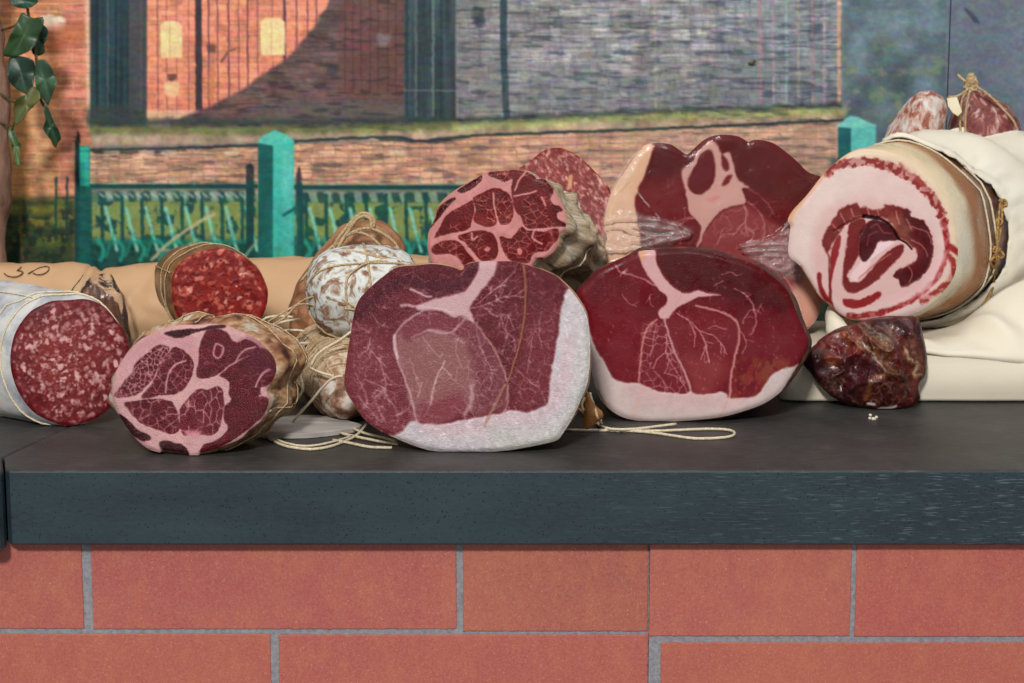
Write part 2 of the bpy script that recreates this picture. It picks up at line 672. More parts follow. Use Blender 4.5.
def egg(r, e=.5):
    """radius profile of a rounded sausage"""
    out = []
    for i in range(21):
        u = i / 20
        if u < e * .5: k = math.sqrt(max(0, 1 - ((e * .5 - u) / (e * .5)) ** 2))
        elif u > 1 - e * .5: k = math.sqrt(max(0, 1 - ((u - 1 + e * .5) / (e * .5)) ** 2))
        else: k = 1
        out.append((u, max(.0015, r * k)))
    return out

# ================================================================== SETTING
WALL_Y = .62
# --- tiled front of the counter: real tiles proud of a grout bed
def tile_wall(name, tiles, yface, x0, x1, seed):
    rnd = random.Random(seed)
    mb = MB()
    cols = []
    zt = -.0595
    def P(px, py, y): return at_y(px, py, y)
    # grout bed
    a, b = P(x0, 600, yface + .0035), P(x1, 600, yface + .0035)
    zb = -.40
    V = [(a.x, yface + .0011, zt), (b.x, yface + .0011, zt), (b.x, yface + .0011, zb), (a.x, yface + .0011, zb),
         (a.x, yface + .05, zt), (b.x, yface + .05, zt), (b.x, yface + .05, zb), (a.x, yface + .05, zb)]
    mb.add([Vector(v) for v in V], [(3, 2, 1, 0), (4, 5, 6, 7), (0, 1, 5, 4), (2, 3, 7, 6), (1, 2, 6, 5), (3, 0, 4, 7)], 1)
    cols += [(128, 124, 126)] * 8
    for (tx0, ty0, tx1, ty1) in tiles:
        A, B = P(tx0, ty0, yface), P(tx1, ty1, yface)
        xa, xb, za, zb_ = A.x, B.x, A.z, B.z
        loop = []
        step = .0016
        def edge(p, q):
            L = math.hypot(q[0] - p[0], q[1] - p[1]); n = max(2, int(L / step))
            for i in range(n):
                t = i / n
                x, z = p[0] + (q[0] - p[0]) * t, p[1] + (q[1] - p[1]) * t
                j = .00055 * (mnoise.noise(Vector((x * 300, z * 300, seed))) + .8 * mnoise.noise(Vector((x * 900, z * 900, seed))))
                loop.append((x, z, j))
        edge((xa, za), (xb, za)); edge((xb, za), (xb, zb_)); edge((xb, zb_), (xa, zb_)); edge((xa, zb_), (xa, za))
        cxm, czm = (xa + xb) / 2, (za + zb_) / 2
        n = len(loop)
        rings = []
        for inset, dy in ((0, .006), (0, .0007), (.0002, .0002), (.0007, 0)):
            rr = []
            for x, z, j in loop:
                sx = 1 if x < cxm else -1; sz = 1 if z < czm else -1
                ex = min(abs(x - xa), abs(x - xb)); ez = min(abs(z - za), abs(z - zb_))
                vx = x + (sx * (inset + j) if ex < inset + 1e-4 or ex < 1e-4 else 0)
                vz = z + (sz * (inset + j) if ez < inset + 1e-4 or ez < 1e-4 else 0)
                rr.append(Vector((vx, yface + dy, vz)))
            rings.append(rr)
        V = [v for r in rings for v in r]
        F = []
        for k in range(3):
            for i in range(n):
                j2 = (i + 1) % n
                F.append((k * n + i, (k + 1) * n + i, (k + 1) * n + j2, k * n + j2))
        F.append(tuple(range(3 * n, 4 * n)))
        mb.add(V, F, 0)
        base = np.array((164, 82, 70)) * (1 + rnd.uniform(-.05, .05)) + np.array((rnd.uniform(-4, 4), rnd.uniform(-3, 5), rnd.uniform(-4, 4)))
        cols += [tuple(base)] * len(V)
    return tag(mb.build(name, [M_TILE, M_GROUT], None, False, np.array(cols, float)), kind='structure')

m = NT('red_clay_tile')
a = m.n('ShaderNodeAttribute'); a.attribute_name = 'Col'
co = m.coords()
big = m.ramp(m.noise(co, 16, 4, .6), [(.42, (0, 0, 0, 1)), (.68, (1, 1, 1, 1))])
c1 = m.mix(big, a.outputs['Color'], (206, 122, 84))
x = m.n('ShaderNodeMath', operation='MULTIPLY'); x.inputs[1].default_value = .45
m.l(big, x.inputs[0])
c1 = m.mix(x.outputs[0], a.outputs['Color'], (184, 108, 78))
fine = m.ramp(m.noise(co, 420, 4, .7), [(.35, (0, 0, 0, 1)), (.75, (1, 1, 1, 1))])
c2 = m.mix(fine, c1, (190, 122, 112))
blot = m.ramp(m.noise(m.coords((1, 1, .5)), 70, 6, .75), [(.48, (0, 0, 0, 1)), (.66, (1, 1, 1, 1))])
bx_ = m.n('ShaderNodeMath', operation='MULTIPLY'); bx_.inputs[1].default_value = .35
m.l(blot, bx_.inputs[0])
x2 = m.mix(bx_.outputs[0], m.mix(.55, c1, c2), (196, 124, 84))
gr_ = m.ramp(m.noise(co, 620, 3, .8), [(.36, (.0, .0, .0, 1)), (.64, (1, 1, 1, 1))])
gx_ = m.n('ShaderNodeMath', operation='MULTIPLY'); gx_.inputs[1].default_value = .30
m.l(gr_, gx_.inputs[0])
x2 = m.mix(gx_.outputs[0], x2, (142, 60, 54))
spk = m.ramp(m.noise(co, 900, 2, .5), [(.64, (0, 0, 0, 1)), (.74, (1, 1, 1, 1))])
sx_ = m.n('ShaderNodeMath', operation='MULTIPLY'); sx_.inputs[1].default_value = .55
m.l(spk, sx_.inputs[0])
c3 = m.mix(sx_.outputs[0], x2, (206, 160, 150))
dk = m.ramp(m.noise(co, 700, 2, .5), [(.24, (1, 1, 1, 1)), (.32, (0, 0, 0, 1))])
c4 = m.mix(dk, c3, (130, 56, 48))
m.l(c4, m.b.inputs['Base Color'])
m.l(m.bump(m.noise(co, 500, 4, .7), .5, .0006), m.b.inputs['Normal'])
m.b.inputs['Roughness'].default_value = .62
m.b.inputs['Specular IOR Level'].default_value = .35
M_TILE = m.m
M_GROUT = mat_noise('grey_grout', [(.3, (120, 119, 123)), (.7, (152, 150, 154))], 300, 4, .9, .2, .8, .0008, 900)

tile_wall('wall_front_left', [(-330, 540, 84.2, 628.8), (90.2, 540, 456.6, 629.2), (462.8, 540, 647.6, 631.4),
                              (-260, 634.0, 272.0, 722), (278.4, 634.8, 647.6, 722),
                              (-320, 728, 80, 815), (87, 728, 460, 815), (467, 728, 648, 815)], .014, -340, 648.6, 3)
tile_wall('wall_front_right', [(650.2, 540, 849.6, 636.2), (857.2, 540, 1260, 636.6),
                               (661, 642.6, 1110, 727), (1117, 643, 1400, 727),
                               (651, 733, 860, 818), (867, 733, 1270, 818)], .0115, 649.2, 1400, 5)

# --- countertop slab
m = NT('dark_worktop_surface')
co = m.coords()
f = m.noise(co, 14, 5, .6)
c = m.ramp(f, [(.3, (44, 43, 41)), (.55, (56, 54, 51)), (.75, (72, 69, 65))])  # warmer grey than the edge: reflected surroundings put into the colour
sm = m.ramp(m.noise(m.coords((1, 5, 1)), 60, 5, .7), [(.5, (0, 0, 0, 1)), (.8, (1, 1, 1, 1))])
x = m.n('ShaderNodeMath', operation='MULTIPLY'); x.inputs[1].default_value = .4
m.l(sm, x.inputs[0])
c = m.mix(x.outputs[0], c, (112, 108, 106))
m.l(c, m.b.inputs['Base Color'])
m.b.inputs['Roughness'].default_value = .5
m.b.inputs['Specular IOR Level'].default_value = .35
m.l(m.bump(m.noise(co, 250, 4), .25, .0004), m.b.inputs['Normal'])
M_TOP = m.m
m = NT('speckled_slate_edge')
co = m.coords()
c = m.ramp(m.noise(m.coords((.25, 1, 1)), 30, 4), [(.3, (31, 42, 47)), (.7, (43, 57, 62))])
pit = m.n('ShaderNodeTexVoronoi'); pit.inputs['Scale'].default_value = 330
m.l(co, pit.inputs['Vector'])
gate = m.ramp(m.noise(co, 160, 2), [(.42, (0, 0, 0, 1)), (.55, (1, 1, 1, 1))])
pm = m.ramp(pit.outputs['Distance'], [(.16, (1, 1, 1, 1)), (.24, (0, 0, 0, 1))])
pmask = m.mix(1.0, pm, gate, 'MULTIPLY')
gr_ = m.ramp(m.noise(m.coords((.35, 1, 1)), 420, 3, .8), [(.4, (0, 0, 0, 1)), (.75, (1, 1, 1, 1))])
gx_ = m.n('ShaderNodeMath', operation='MULTIPLY'); gx_.inputs[1].default_value = .20
m.l(gr_, gx_.inputs[0])
c = m.mix(gx_.outputs[0], c, (66, 84, 92))
c = m.mix(pmask, c, (14, 18, 20))
sc = m.ramp(m.noise(m.coords((.06, 1, 1)), 900, 3, .6), [(.56, (0, 0, 0, 1)), (.72, (1, 1, 1, 1))])
side = m.n('ShaderNodeSeparateXYZ'); m.l(m.coords(), side.inputs[0])
mr = m.n('ShaderNodeMapRange'); mr.inputs[1].default_value = -.02; mr.inputs[2].default_value = .4; m.l(side.outputs[0], mr.inputs[0])
scm = m.mix(1.0, sc, mr.outputs[0], 'MULTIPLY')
xx = m.n('ShaderNodeMath', operation='MULTIPLY'); xx.inputs[1].default_value = .42; m.l(scm, xx.inputs[0])
c = m.mix(xx.outputs[0], c, (150, 165, 172))
m.l(c, m.b.inputs['Base Color'])
m.b.inputs['Roughness'].default_value = .42
m.b.inputs['Specular IOR Level'].default_value = .4
m.l(m.bump(m.noise(co, 500, 4), .35, .0004), m.b.inputs['Normal'])
M_EDGE = m.m

def slab(name, poly, ztop, zbot, r=.0018, mats=None):
    """horizontal slab from a plan outline, edges rounded"""
    n = len(poly)
    cx = sum(p[0] for p in poly) / n; cy = sum(p[1] for p in poly) / n
    def inset(d):
        out = []
        for i in range(n):
            p0, p1, p2 = Vector(poly[i - 1]), Vector(poly[i]), Vector(poly[(i + 1) % n])
            e1, e2 = (p1 - p0).normalized(), (p2 - p1).normalized()
            n1, n2 = Vector((-e1.y, e1.x)), Vector((-e2.y, e2.x))
            b = (n1 + n2); b = b / max(.2, b.length_squared) * 2
            out.append(p1 + b * d)
        return out
    V, F, mi = [], [], []
    prof = [(r, zbot), (0, zbot + r)] + [(r * (1 - math.sin(a)), ztop - r * (1 - math.cos(a))) for a in (math.pi / 2, math.pi / 3, math.pi / 6, 0)]
    prof = [(r, zbot), (0, zbot + r), (0, ztop - r), (r * .13, ztop - r * .5), (r * .5, ztop - r * .13), (r, ztop)]
    for d, z in prof:
        for p in inset(d): V.append(Vector((p.x, p.y, z)))
    for k in range(len(prof) - 1):
        for i in range(n):
            j = (i + 1) % n
            F.append((k * n + i, k * n + j, (k + 1) * n + j, (k + 1) * n + i)); mi.append(1 if k < 3 else 0)
    F.append(tuple(reversed(range(n)))); mi.append(1)
    F.append(tuple(range((len(prof) - 1) * n, len(prof) * n))); mi.append(0)
    return mesh_obj(name, V, F, mats or [M_TOP, M_EDGE], None, None, False, mi)

J0, J1 = at_z(-1, 459.5), at_z(75, 424)
xl = at_y(4, 470, 0).x
dirj = (J1 - J0)
Jb = J0 + dirj * ((WALL_Y - J0.y) / dirj.y)
tJ = at_z(4, 457.2)
main = [(xl, .004), (xl + .004, 0), (.75, 0), (.75, WALL_Y), (Jb.x, WALL_Y), (tJ.x, tJ.y)]
tag(slab('countertop', main, 0, -.0595), 'long dark slate-grey worktop slab carrying the cured meats', 'countertop')
g = .0012
left = [(-.75, -.010), (xl - g - .006, -.010), (xl - g - .0018, -.0085), (xl - g, -.004), (xl - g, .004), (tJ.x - g, tJ.y), (Jb.x - g, WALL_Y), (-.75, WALL_Y)]
tag(slab('countertop', left, -.0004, -.0635, .003), 'adjoining dark worktop slab at the far left, joined along a slanting seam', 'countertop')

# --- printed backdrop
def paint_backdrop():
    c = Canvas(-330, -64, 1390, 350, 1.0, (120, 110, 105))
    X, Y = c.X, c.Y
    one = np.ones_like(X)
    def bricks(mask, rowh, bw, mortar, amt, y0=0, slope=0, seed=0, th=.9, vary=.1):
        yy = Y - y0 + slope * X + (c.n(30, seed + 1) - .5) * 2.5
        row = np.floor(yy / rowh)
        fy = (yy / rowh - row) * rowh
        xx = X + (row % 2) * bw * .5 + (c.n(18, seed + 2) - .5) * 4
        cl = np.floor(xx / bw)
        fx = (xx / bw - cl) * bw
        m_ = np.maximum(np.clip(1 - np.abs(fy - rowh / 2) / th, 0, 1), np.clip(1 - np.abs(fx - bw / 2) / th, 0, 1) * .8)
        hsh = np.modf(np.abs(np.sin(row * 12.98 + cl * 78.2 + seed) * 43758.5))[0]
        c.C[:] = c.C * (1 + ((hsh - .5) * 2 * vary * mask)[..., None])
        c.put(m_ * mask * (.35 + .65 * c.n(9, seed + 8)), mortar, amt)
    # far left brick pillar
    m0 = c.rect(-400, -200, 92, 262, 1.5)
    c.put(m0, (196, 128, 88))
    c.mottle(m0, .28, 34, 11)
    bricks(m0, 7.5, 24, (226, 186, 150), .85, seed=3, th=1.2)
    c.put(c.rect(60, -200, 90, 262, 4) * m0, (208, 126, 106), .6)
    bricks(c.rect(60, -200, 90, 262, 4) * m0, 7.5, 24, (228, 184, 160), .6, seed=3, th=1.1)
    c.put(c.poly([(0, 90), (28, 100), (30, 180), (50, 230), (0, 240), (-130, 240), (-130, 80)], 8, 6, 20), (176, 128, 72), .6)
    c.put(c.poly([(42, 16), (64, 18), (62, 30), (44, 30)], 1.5), (226, 206, 180), .9)
    c.put(c.poly([(40, 30), (90, 22), (86, 42), (58, 52), (44, 50)], 4), (166, 92, 60), .7)
    c.put(c.line([(86.5, -110), (88, 60), (90, 130)], 4, 1.5), (222, 186, 160), .8)
    c.put(c.poly([(30, 100), (56, 110), (50, 165), (52, 200), (36, 200)], 5, 4), (224, 176, 130), .55)
    # dark gate left
    m1 = c.rect(90, -200, 148, 128, 1.2)
    c.put(m1, (32, 54, 60))
    c.mottle(m1, .6, 6, 12, 3, 160)
    for x_ in (97, 108, 116, 128, 141):
        c.put(c.line([(x_, -110), (x_, 118)], 1.4, .8, 1), (96, 100, 104) if x_ in (108, 141) else (10, 28, 34), .8)
    c.put(c.rect(128, -200, 148, 128, 2), (84, 70, 72), .6)
    c.put(c.poly([(92, 105), (147, 112), (147, 128), (92, 128)], 3, 3), (52, 62, 58), .8)
    # sunlit brick house
    m2 = c.rect(147, -200, 330, 124, 1)
    c.put(m2, (204, 124, 98))
    c.mottle(m2, .12, 25, 13)
    bricks(m2, 5.2, 13, (228, 172, 140), .7, seed=5, th=.8)
    c.mottle(m2, .10, 4, 213)
    for x_, w, a in ((157, 1.2, .4), (166, 1, .3), (176, 1, .3), (188, 1, .35), (198, 6.5, .95), (208, 1.3, .6), (217, 1.2, .5), (228, 1.4, .6),
                     (238, 1.2, .4), (247, 1.4, .6), (257, 1, .4), (272, 1, .3), (284, 2.4, .8), (296, 1.3, .5), (307, 1.2, .5), (316, 1.5, .5)):
        c.put(c.line([(x_, -110), (x_ + 1, 120)], w + .3, .6, .6), (92, 52, 66) if w < 6 else (56, 40, 50), min(1, a * 1.5))
    for (x0, x1, y0, y1) in ((160, 182, 25, 58), (260, 285, 22, 55)):
        c.put(c.poly([(x0, y1), (x0, y0), (x0 + 6, y0 - 4), (x1 - 6, y0 - 4), (x1, y0), (x1, y1)], 1, .6, smooth=False), (226, 196, 142))
        c.put(c.line([((x0 + x1) / 2 - 1, y0), ((x0 + x1) / 2 - 1, y1)], 1.5), (196, 160, 110), .8)
        c.put(c.line([(x0, y1), (x0 - 1, y0)], 2), (176, 120, 86), .7)
    c.put(c.poly([(166, 82), (178, 82), (178, 95), (166, 95)], 1), (226, 186, 140), .8)
    c.put(c.poly([(168, 74), (176, 74), (175, 80), (169, 80)], 1), (80, 50, 50), .8)
    c.put(c.rect(147, 110, 200, 126, 2), (206, 182, 150), .6)
    # bird and branch on the print
    c.put(c.poly([(207, 45), (214, 44), (216, 52), (208, 53)], 1.5), (70, 52, 50), .8)
    c.put(c.poly([(218, 60), (226, 50), (235, 48), (228, 54), (222, 64), (216, 66), (214, 100), (209, 100), (210, 70)], 1.5), (190, 118, 84), .9)
    c.put(c.line([(222, 62), (228, 52), (235, 49)], 2), (86, 56, 50), .8)
    # facade in a slanting printed shadow
    dark = c.poly([(328, -110), (328, 5), (315, 25), (290, 55), (262, 75), (238, 92), (205, 108), (170, 122), (170, 128), (406, 130), (406, -110)], 1.8, 2, 8, smooth=False)
    c.put(dark, (92, 70, 68))
    c.mottle(dark, .25, 20, 14)
    bricks(dark, 5.2, 15, (124, 104, 100), .5, seed=7)
    c.put(c.rect(340, -200, 405, 95, 5) * dark, (104, 62, 58), .6)
    for x_ in (345, 353, 361, 370, 378, 388, 396):
        c.put(c.line([(x_, -110), (x_, 92)], 1.5, .8, 1), (66, 44, 46), .6)
    for p in ((332, 70), (383, 40)):
        c.put(c.poly([(p[0] - 6, p[1] - 5), (p[0] + 6, p[1] - 5), (p[0] + 4, p[1] + 5), (p[0] - 4, p[1] + 6)], 2, 2), (60, 62, 68) if p[0] < 350 else (122, 112, 110), .8)
    c.put(c.poly([(250, 108), (300, 100), (400, 104), (405, 122), (250, 126)], 3, 3), (86, 82, 80), .7)
    # dark gate middle
    m3 = c.rect(404, -200, 457, 122, 1.2)
    c.put(m3, (54, 70, 76))
    c.mottle(m3, .5, 7, 15, 3, 120)
    for x_, col in ((407, (24, 42, 48)), (416, (90, 104, 106)), (424, (30, 48, 54)), (433, (108, 122, 120)), (441, (28, 46, 52)), (451, (60, 62, 70))):
        c.put(c.line([(x_, -110), (x_, 116)], 2.4, 1, 1), col, .8)
    c.put(c.line([(404, 90), (457, 91)], 1.5), (110, 120, 118), .7)
    # grey facade right of it
    m4 = c.rect(456, -200, 842, 122, 1.2)
    c.put(m4, (142, 140, 141))  # grey lifted to put the vinyl's sheen into the print colour
    c.mottle(m4, .16, 26, 16)
    c.mottle(m4, .22, 14, 17, 3, 3)
    bricks(m4, 5.0, 20, (84, 92, 104), .6, seed=9, th=1.2, vary=.12)
    c.put(c.rect(456, -200, 500, 120, 3), (112, 110, 110), .6)
    c.put(c.poly([(472, 10), (483, 8), (484, 26), (475, 28)], 2, 2), (54, 62, 66), .8)
    c.put(c.line([(503, -110), (504, 60), (507, 118)], 7, 1, .8), (44, 64, 72))
    c.put(c.rect(500, 70, 842, 118, 14) * m4, (98, 102, 104), .45)
    c.mottle(m4, .10, 9, 91, 2, 30)
    for x_, col, w in ((655, (156, 150, 136), 3), (671, (130, 128, 126), 1.4), (690, (134, 124, 122), 1.4), (702, (130, 128, 130), 1.5), (735, (146, 132, 128), 2), (746, (140, 138, 138), 1.4),
                       (760, (164, 128, 134), 2.6), (773, (176, 150, 152), 2.4), (786, (150, 168, 166), 2.6), (798, (166, 156, 140), 2.6), (812, (170, 134, 138), 2.6), (824, (168, 150, 158), 2.4), (838.5, (206, 160, 130), 4)):
        c.put(c.line([(x_, -110), (x_ + .6, 106)], w, .9, .8), col, .75)
    c.put(c.rect(716, -200, 842, 112, 2), (104, 118, 128), .4)
    for x_, col, w in ((760, (164, 118, 128), 2.2), (773, (160, 140, 146), 2), (786, (140, 158, 160), 2.2), (798, (156, 146, 130), 2.2), (812, (160, 124, 132), 2.2), (824, (158, 140, 150), 2), (838.5, (200, 152, 124), 3.6)):
        c.put(c.line([(x_, -110), (x_ + .6, 102)], w, .8, .8), col, .7)
    c.put(c.line([(650, 78), (760, 76), (845, 70)], 2, 1), (150, 142, 126), .6)
    # dark band above the ledge
    c.put(c.line([(92, 122), (300, 122), (456, 121), (660, 113), (842, 106)], 7, 2.5, 2), (48, 58, 56), .85)
    # shrub zone at right
    m5 = c.rect(842, -200, 947, 270, 2)
    c.put(m5, (94, 110, 118))
    c.mottle(m5, .3, 22, 18)
    bl = sstep(.56, .74, c.n(12, 21)) * m5 * sstep(20, 60, Y)
    c.put(bl, (112, 128, 100), .7)
    bl = sstep(.6, .75, c.n(9, 22)) * m5 * sstep(30, 70, Y) * (1 - sstep(880, 920, X))
    c.put(bl, (132, 122, 118), .6)
    c.put(c.rect(842, 120, 900, 200, 12), (72, 92, 96), .6)
    # ledge grass and kerb
    led = c.poly([(92, 128), (250, 130), (456, 127), (660, 118), (842, 110), (842, 121), (660, 130), (470, 137), (420, 141), (300, 141), (260, 143), (92, 146)], 1.8, 1.5, smooth=False)
    c.put(led, (164, 142, 120))
    c.put(c.line([(92, 130), (250, 131), (456, 127)], 8, 2.5, 2), (100, 106, 62), .85)
    c.put(c.line([(456, 127), (660, 117), (842, 111)], 8, 2.5, 2), (150, 154, 98), .8)
    c.mottle(led, .3, 14, 19)
    # low brick wall
    wall = c.poly([(74, 150), (260, 147), (300, 144), (420, 141), (480, 136), (660, 128), (840, 120), (840, 345), (74, 345)], 1.2, .6, smooth=False)
    c.put(wall, (192, 146, 118))
    c.mottle(wall, .14, 30, 20)
    c.mottle(wall, .12, 10, 23)
    bricks(wall, 7.4, 24, (112, 84, 90), .85, seed=11, th=1.2, slope=.025, vary=.12)
    c.put(wall * sstep(480, 700, X), (168, 146, 134), .35)
    dl = c.line([(92, 150), (150, 149), (260, 145), (300, 141), (390, 137), (420, 141), (470, 136), (600, 131), (700, 127), (842, 120)], 2.8, .9, 1)
    c.put(dl, (34, 48, 50), .95)
    c.put(c.line([(95, 152), (150, 152.5), (185, 150)], 3, 1.2, 1.5), (50, 50, 48), .85)
    c.put(c.line([(380, 139), (400, 140), (430, 142), (450, 139)], 3, 1.2, 1.5), (40, 52, 54), .85)
    for x_ in (105, 140, 162, 225, 320, 390, 445):
        c.put(c.poly([(x_, 151), (x_ + 14, 151), (x_ + 12, 155), (x_ + 1, 155)], 1.2), (216, 190, 160), .6)
    # greenery strip behind fence
    gr = c.rect(-400, 196, 455, 360, 3)
    fol = c.rect(-400, 190, 60, 360, 8)
    c.put(np.maximum(gr * sstep(70, 80, X), 0), (26, 74, 66))
    c.put(sstep(.34, .5, c.n(10, 24)) * gr * sstep(70, 80, X) * (1 - sstep(234, 248, Y)), (132, 142, 78), .9)
    c.put(sstep(.5, .62, c.n(7, 26)) * gr * sstep(238, 250, Y), (10, 54, 50), .9)
    c.put(c.rect(-400, 198, 76, 360, 5), (52, 66, 40))
    c.put(sstep(.45, .65, c.n(11, 27)) * c.rect(-400, 202, 76, 244, 6), (120, 116, 48), .8)
    c.put(sstep(.5, .62, c.n(8, 28)) * c.rect(-400, 215, 76, 350, 4), (24, 42, 34), .8)
    c.put(c.line([(20, 200), (22, 262)], 3, 1, 2), (92, 84, 52), .8)
    gr2 = c.rect(455, 200, 842, 360, 6)
    c.put(gr2, (60, 110, 90), .7)
    c.mottle(gr2, .4, 10, 29)
    # the green iron fence, printed
    DK, MD, LT = (10, 62, 62), (22, 120, 108), (70, 176, 158)
    for xa, xb, y0 in ((92, 256, 184), (296, 600, 185)):
        c.put(c.rect(xa, y0 + 4, xb, y0 + 18, 1), (40, 92, 84), .55)
        k = 0
        x_ = xa + 6
        while x_ < xb:
            c.put(c.poly([(x_, y0 + 8), (x_ + 6, y0 + 8), (x_ + 8, y0 + 16), (x_ + 2, y0 + 17)], 1, 1, 4, k), (150, 170, 150) if k % 2 else (16, 50, 54), .55)
            x_ += 7.5; k += 1
        x_ = xa + 10; k = 0
        while x_ < xb - 3:
            c.put(c.line([(x_, y0 + 10), (x_ + 1, 262)], 3.6, .8, .8), (12, 70, 68), .9)
            c.put(c.line([(x_ + 4, y0 + 24), (x_ + 9, y0 + 44), (x_ + 15, y0 + 66)], 3.4, 1, .8), (124, 196, 176), .85)
            c.put(c.line([(x_ + 12, y0 + 50), (x_ + 4, y0 + 72)], 3, 1, .8), (30, 140, 122), .6)
            x_ += 20; k += 1
        c.put(c.rect(xa - 2, y0 + 56, xb, y0 + 60, 1), (20, 110, 100), .5)
        c.put(c.rect(xa - 3, y0, xb + 2, y0 + 4.5, .8), DK)
        c.put(c.rect(xa - 3, y0 - 1.5, xb + 2, y0, .6), (110, 150, 120), .5)
    for k in range(22):
        x_ = 100 + k * 7.4 if k < 21 else 250
        c.put(c.line([(x_, 194), (x_ + 4, 197)], 2.6, 1, 1), (170, 186, 176), .6)
    for xa in (96, 302):
        for k in range(7 if xa < 200 else 14):
            x_ = xa + k * 20
            c.put(c.line([(x_ + 2, 240), (x_ + 8, 250), (x_ + 4, 260)], 4, 1.4, 1.5), (40, 160, 140), .7)
            c.put(c.line([(x_ - 3, 178), (x_ - 2, 184)], 2, 1, .8), (120, 170, 140), .5)
    c.put(c.line([(250, 168), (250, 262)], 8, .8, .4), DK)
    c.put(c.poly([(247, 178), (250, 162), (253, 178)], 1), (60, 40, 50))
    c.put(c.line([(299, 184), (301, 262)], 7, .8, .4), DK)
    c.put(c.poly([(296, 180), (299, 166), (302, 180)], 1), (60, 50, 54))
    # branches
    c.put(c.line([(152, 260), (170, 242), (190, 228), (214, 214)], 3.2, 1, 1), (186, 176, 130), .85)
    c.put(c.line([(158, 250), (180, 250), (196, 240)], 2.6, 1, 1), (176, 160, 120), .7)
    c.put(c.line([(245, 256), (258, 240)], 2.6, 1, 1), (150, 166, 130), .7)
    # left post
    c.put(c.rect(76, 146, 90, 350, .8), (22, 122, 110))
    c.put(c.rect(75, 140, 79.5, 350, .8), (16, 48, 52))
    c.put(c.rect(80, 146, 89, 186, 1), (52, 168, 150), .9)
    c.put(c.rect(76, 186, 92, 264, 1), (10, 74, 70), .8)
    c.put(c.poly([(76, 142), (78, 130), (80, 142)], .8), (40, 40, 44))
    for x_ in (56, 67):
        c.put(c.line([(x_, 178), (x_, 240)], 2.6, .8), (22, 58, 58), .9)
    c.put(c.line([(55, 198), (76, 198)], 2, .8), (22, 58, 58), .8)
    # middle post
    c.put(c.rect(258, 142, 275, 350, .8), (12, 84, 80))
    c.put(c.rect(273, 140, 294, 350, .8), (66, 174, 160))
    c.put(c.rect(282, 150, 292, 350, 2), (100, 190, 176), .6)
    c.put(c.rect(273, 200, 296, 350, 10), (44, 150, 136), .5)
    c.put(c.poly([(257, 143), (263, 136), (275, 130), (288, 135), (294, 142), (275, 146)], .8, .3, smooth=False), (78, 182, 164))
    c.put(c.line([(284, 215), (296, 208)], 3, 1), (14, 84, 78))
    c.put(sstep(.5, .7, c.n(9, 31)) * c.rect(258, 235, 296, 264, 3), (60, 130, 100), .5)
    # right post
    c.put(c.rect(838, 126, 852, 200, .8), (30, 92, 96))
    c.put(c.rect(851, 124, 876, 165, .8), (92, 180, 172))
    c.put(c.poly([(836, 127), (850, 116), (858, 117), (876, 126), (858, 128)], .8, .3, smooth=False), (116, 192, 180))
    c.put(c.rect(830, 158, 850, 190, 3), (52, 70, 80), .8)
    # last panel
    m6 = c.rect(946, -200, 1500, 400, .8)
    c.put(m6, (100, 110, 122))
    c.mottle(m6, .12, 40, 33)
    c.put(sstep(.55, .75, c.n(22, 34)) * m6, (104, 110, 114), .5)
    c.put(c.poly([(964, 8), (972, 12), (980, 22), (974, 22)], 1), (56, 62, 74), .8)
    c.put(c.rect(1010, 110, 1200, 160, 8), (112, 112, 116), .6)
    # coloured print noise, stronger on the grey and brick parts
    for ch, sd in ((0, 201), (1, 202), (2, 203)):
        c.C[..., ch] += (c.n(14, sd, 3, 4) - .5) * 20 + (c.n(4, sd + 9, 2, 2.5) - .5) * 16
    wall = wall * (1 - sstep(182, 188, Y)) * (1 - c.rect(257, 128, 296, 400)) * (1 - c.rect(74, 128, 92, 400)) * (1 - c.rect(836, 115, 878, 200))
    dash = sstep(.60, .72, c.n(16, 210, 2, 2.6))
    c.mul(dash * np.clip(m4 + dark + wall + m0 * .6, 0, 1), (.72, .76, .80))
    dash = sstep(.62, .74, c.n(3, 211, 2, 12))
    c.mul(dash * m4 * .5, (.82, .82, .88))
    dash = sstep(.62, .74, c.n(13, 212, 2, 3))
    c.mul(dash * np.clip(m4 + wall + m2 * .6, 0, 1), (1.14, 1.12, 1.08))
    c.mottle(one, .07, 2.2, 35, 2)
    c.mottle(one, .05, 5, 36, 2)
    # a cheap print: hard contrast
    c.C = np.clip((c.C - 112) * 1.10 + 119, 6, 240)
    return c
cb = paint_backdrop()
M_PRINT = mat_attr('printed_vinyl', .45, .25, ((40, .15, .001),), 0, rvar=.05)
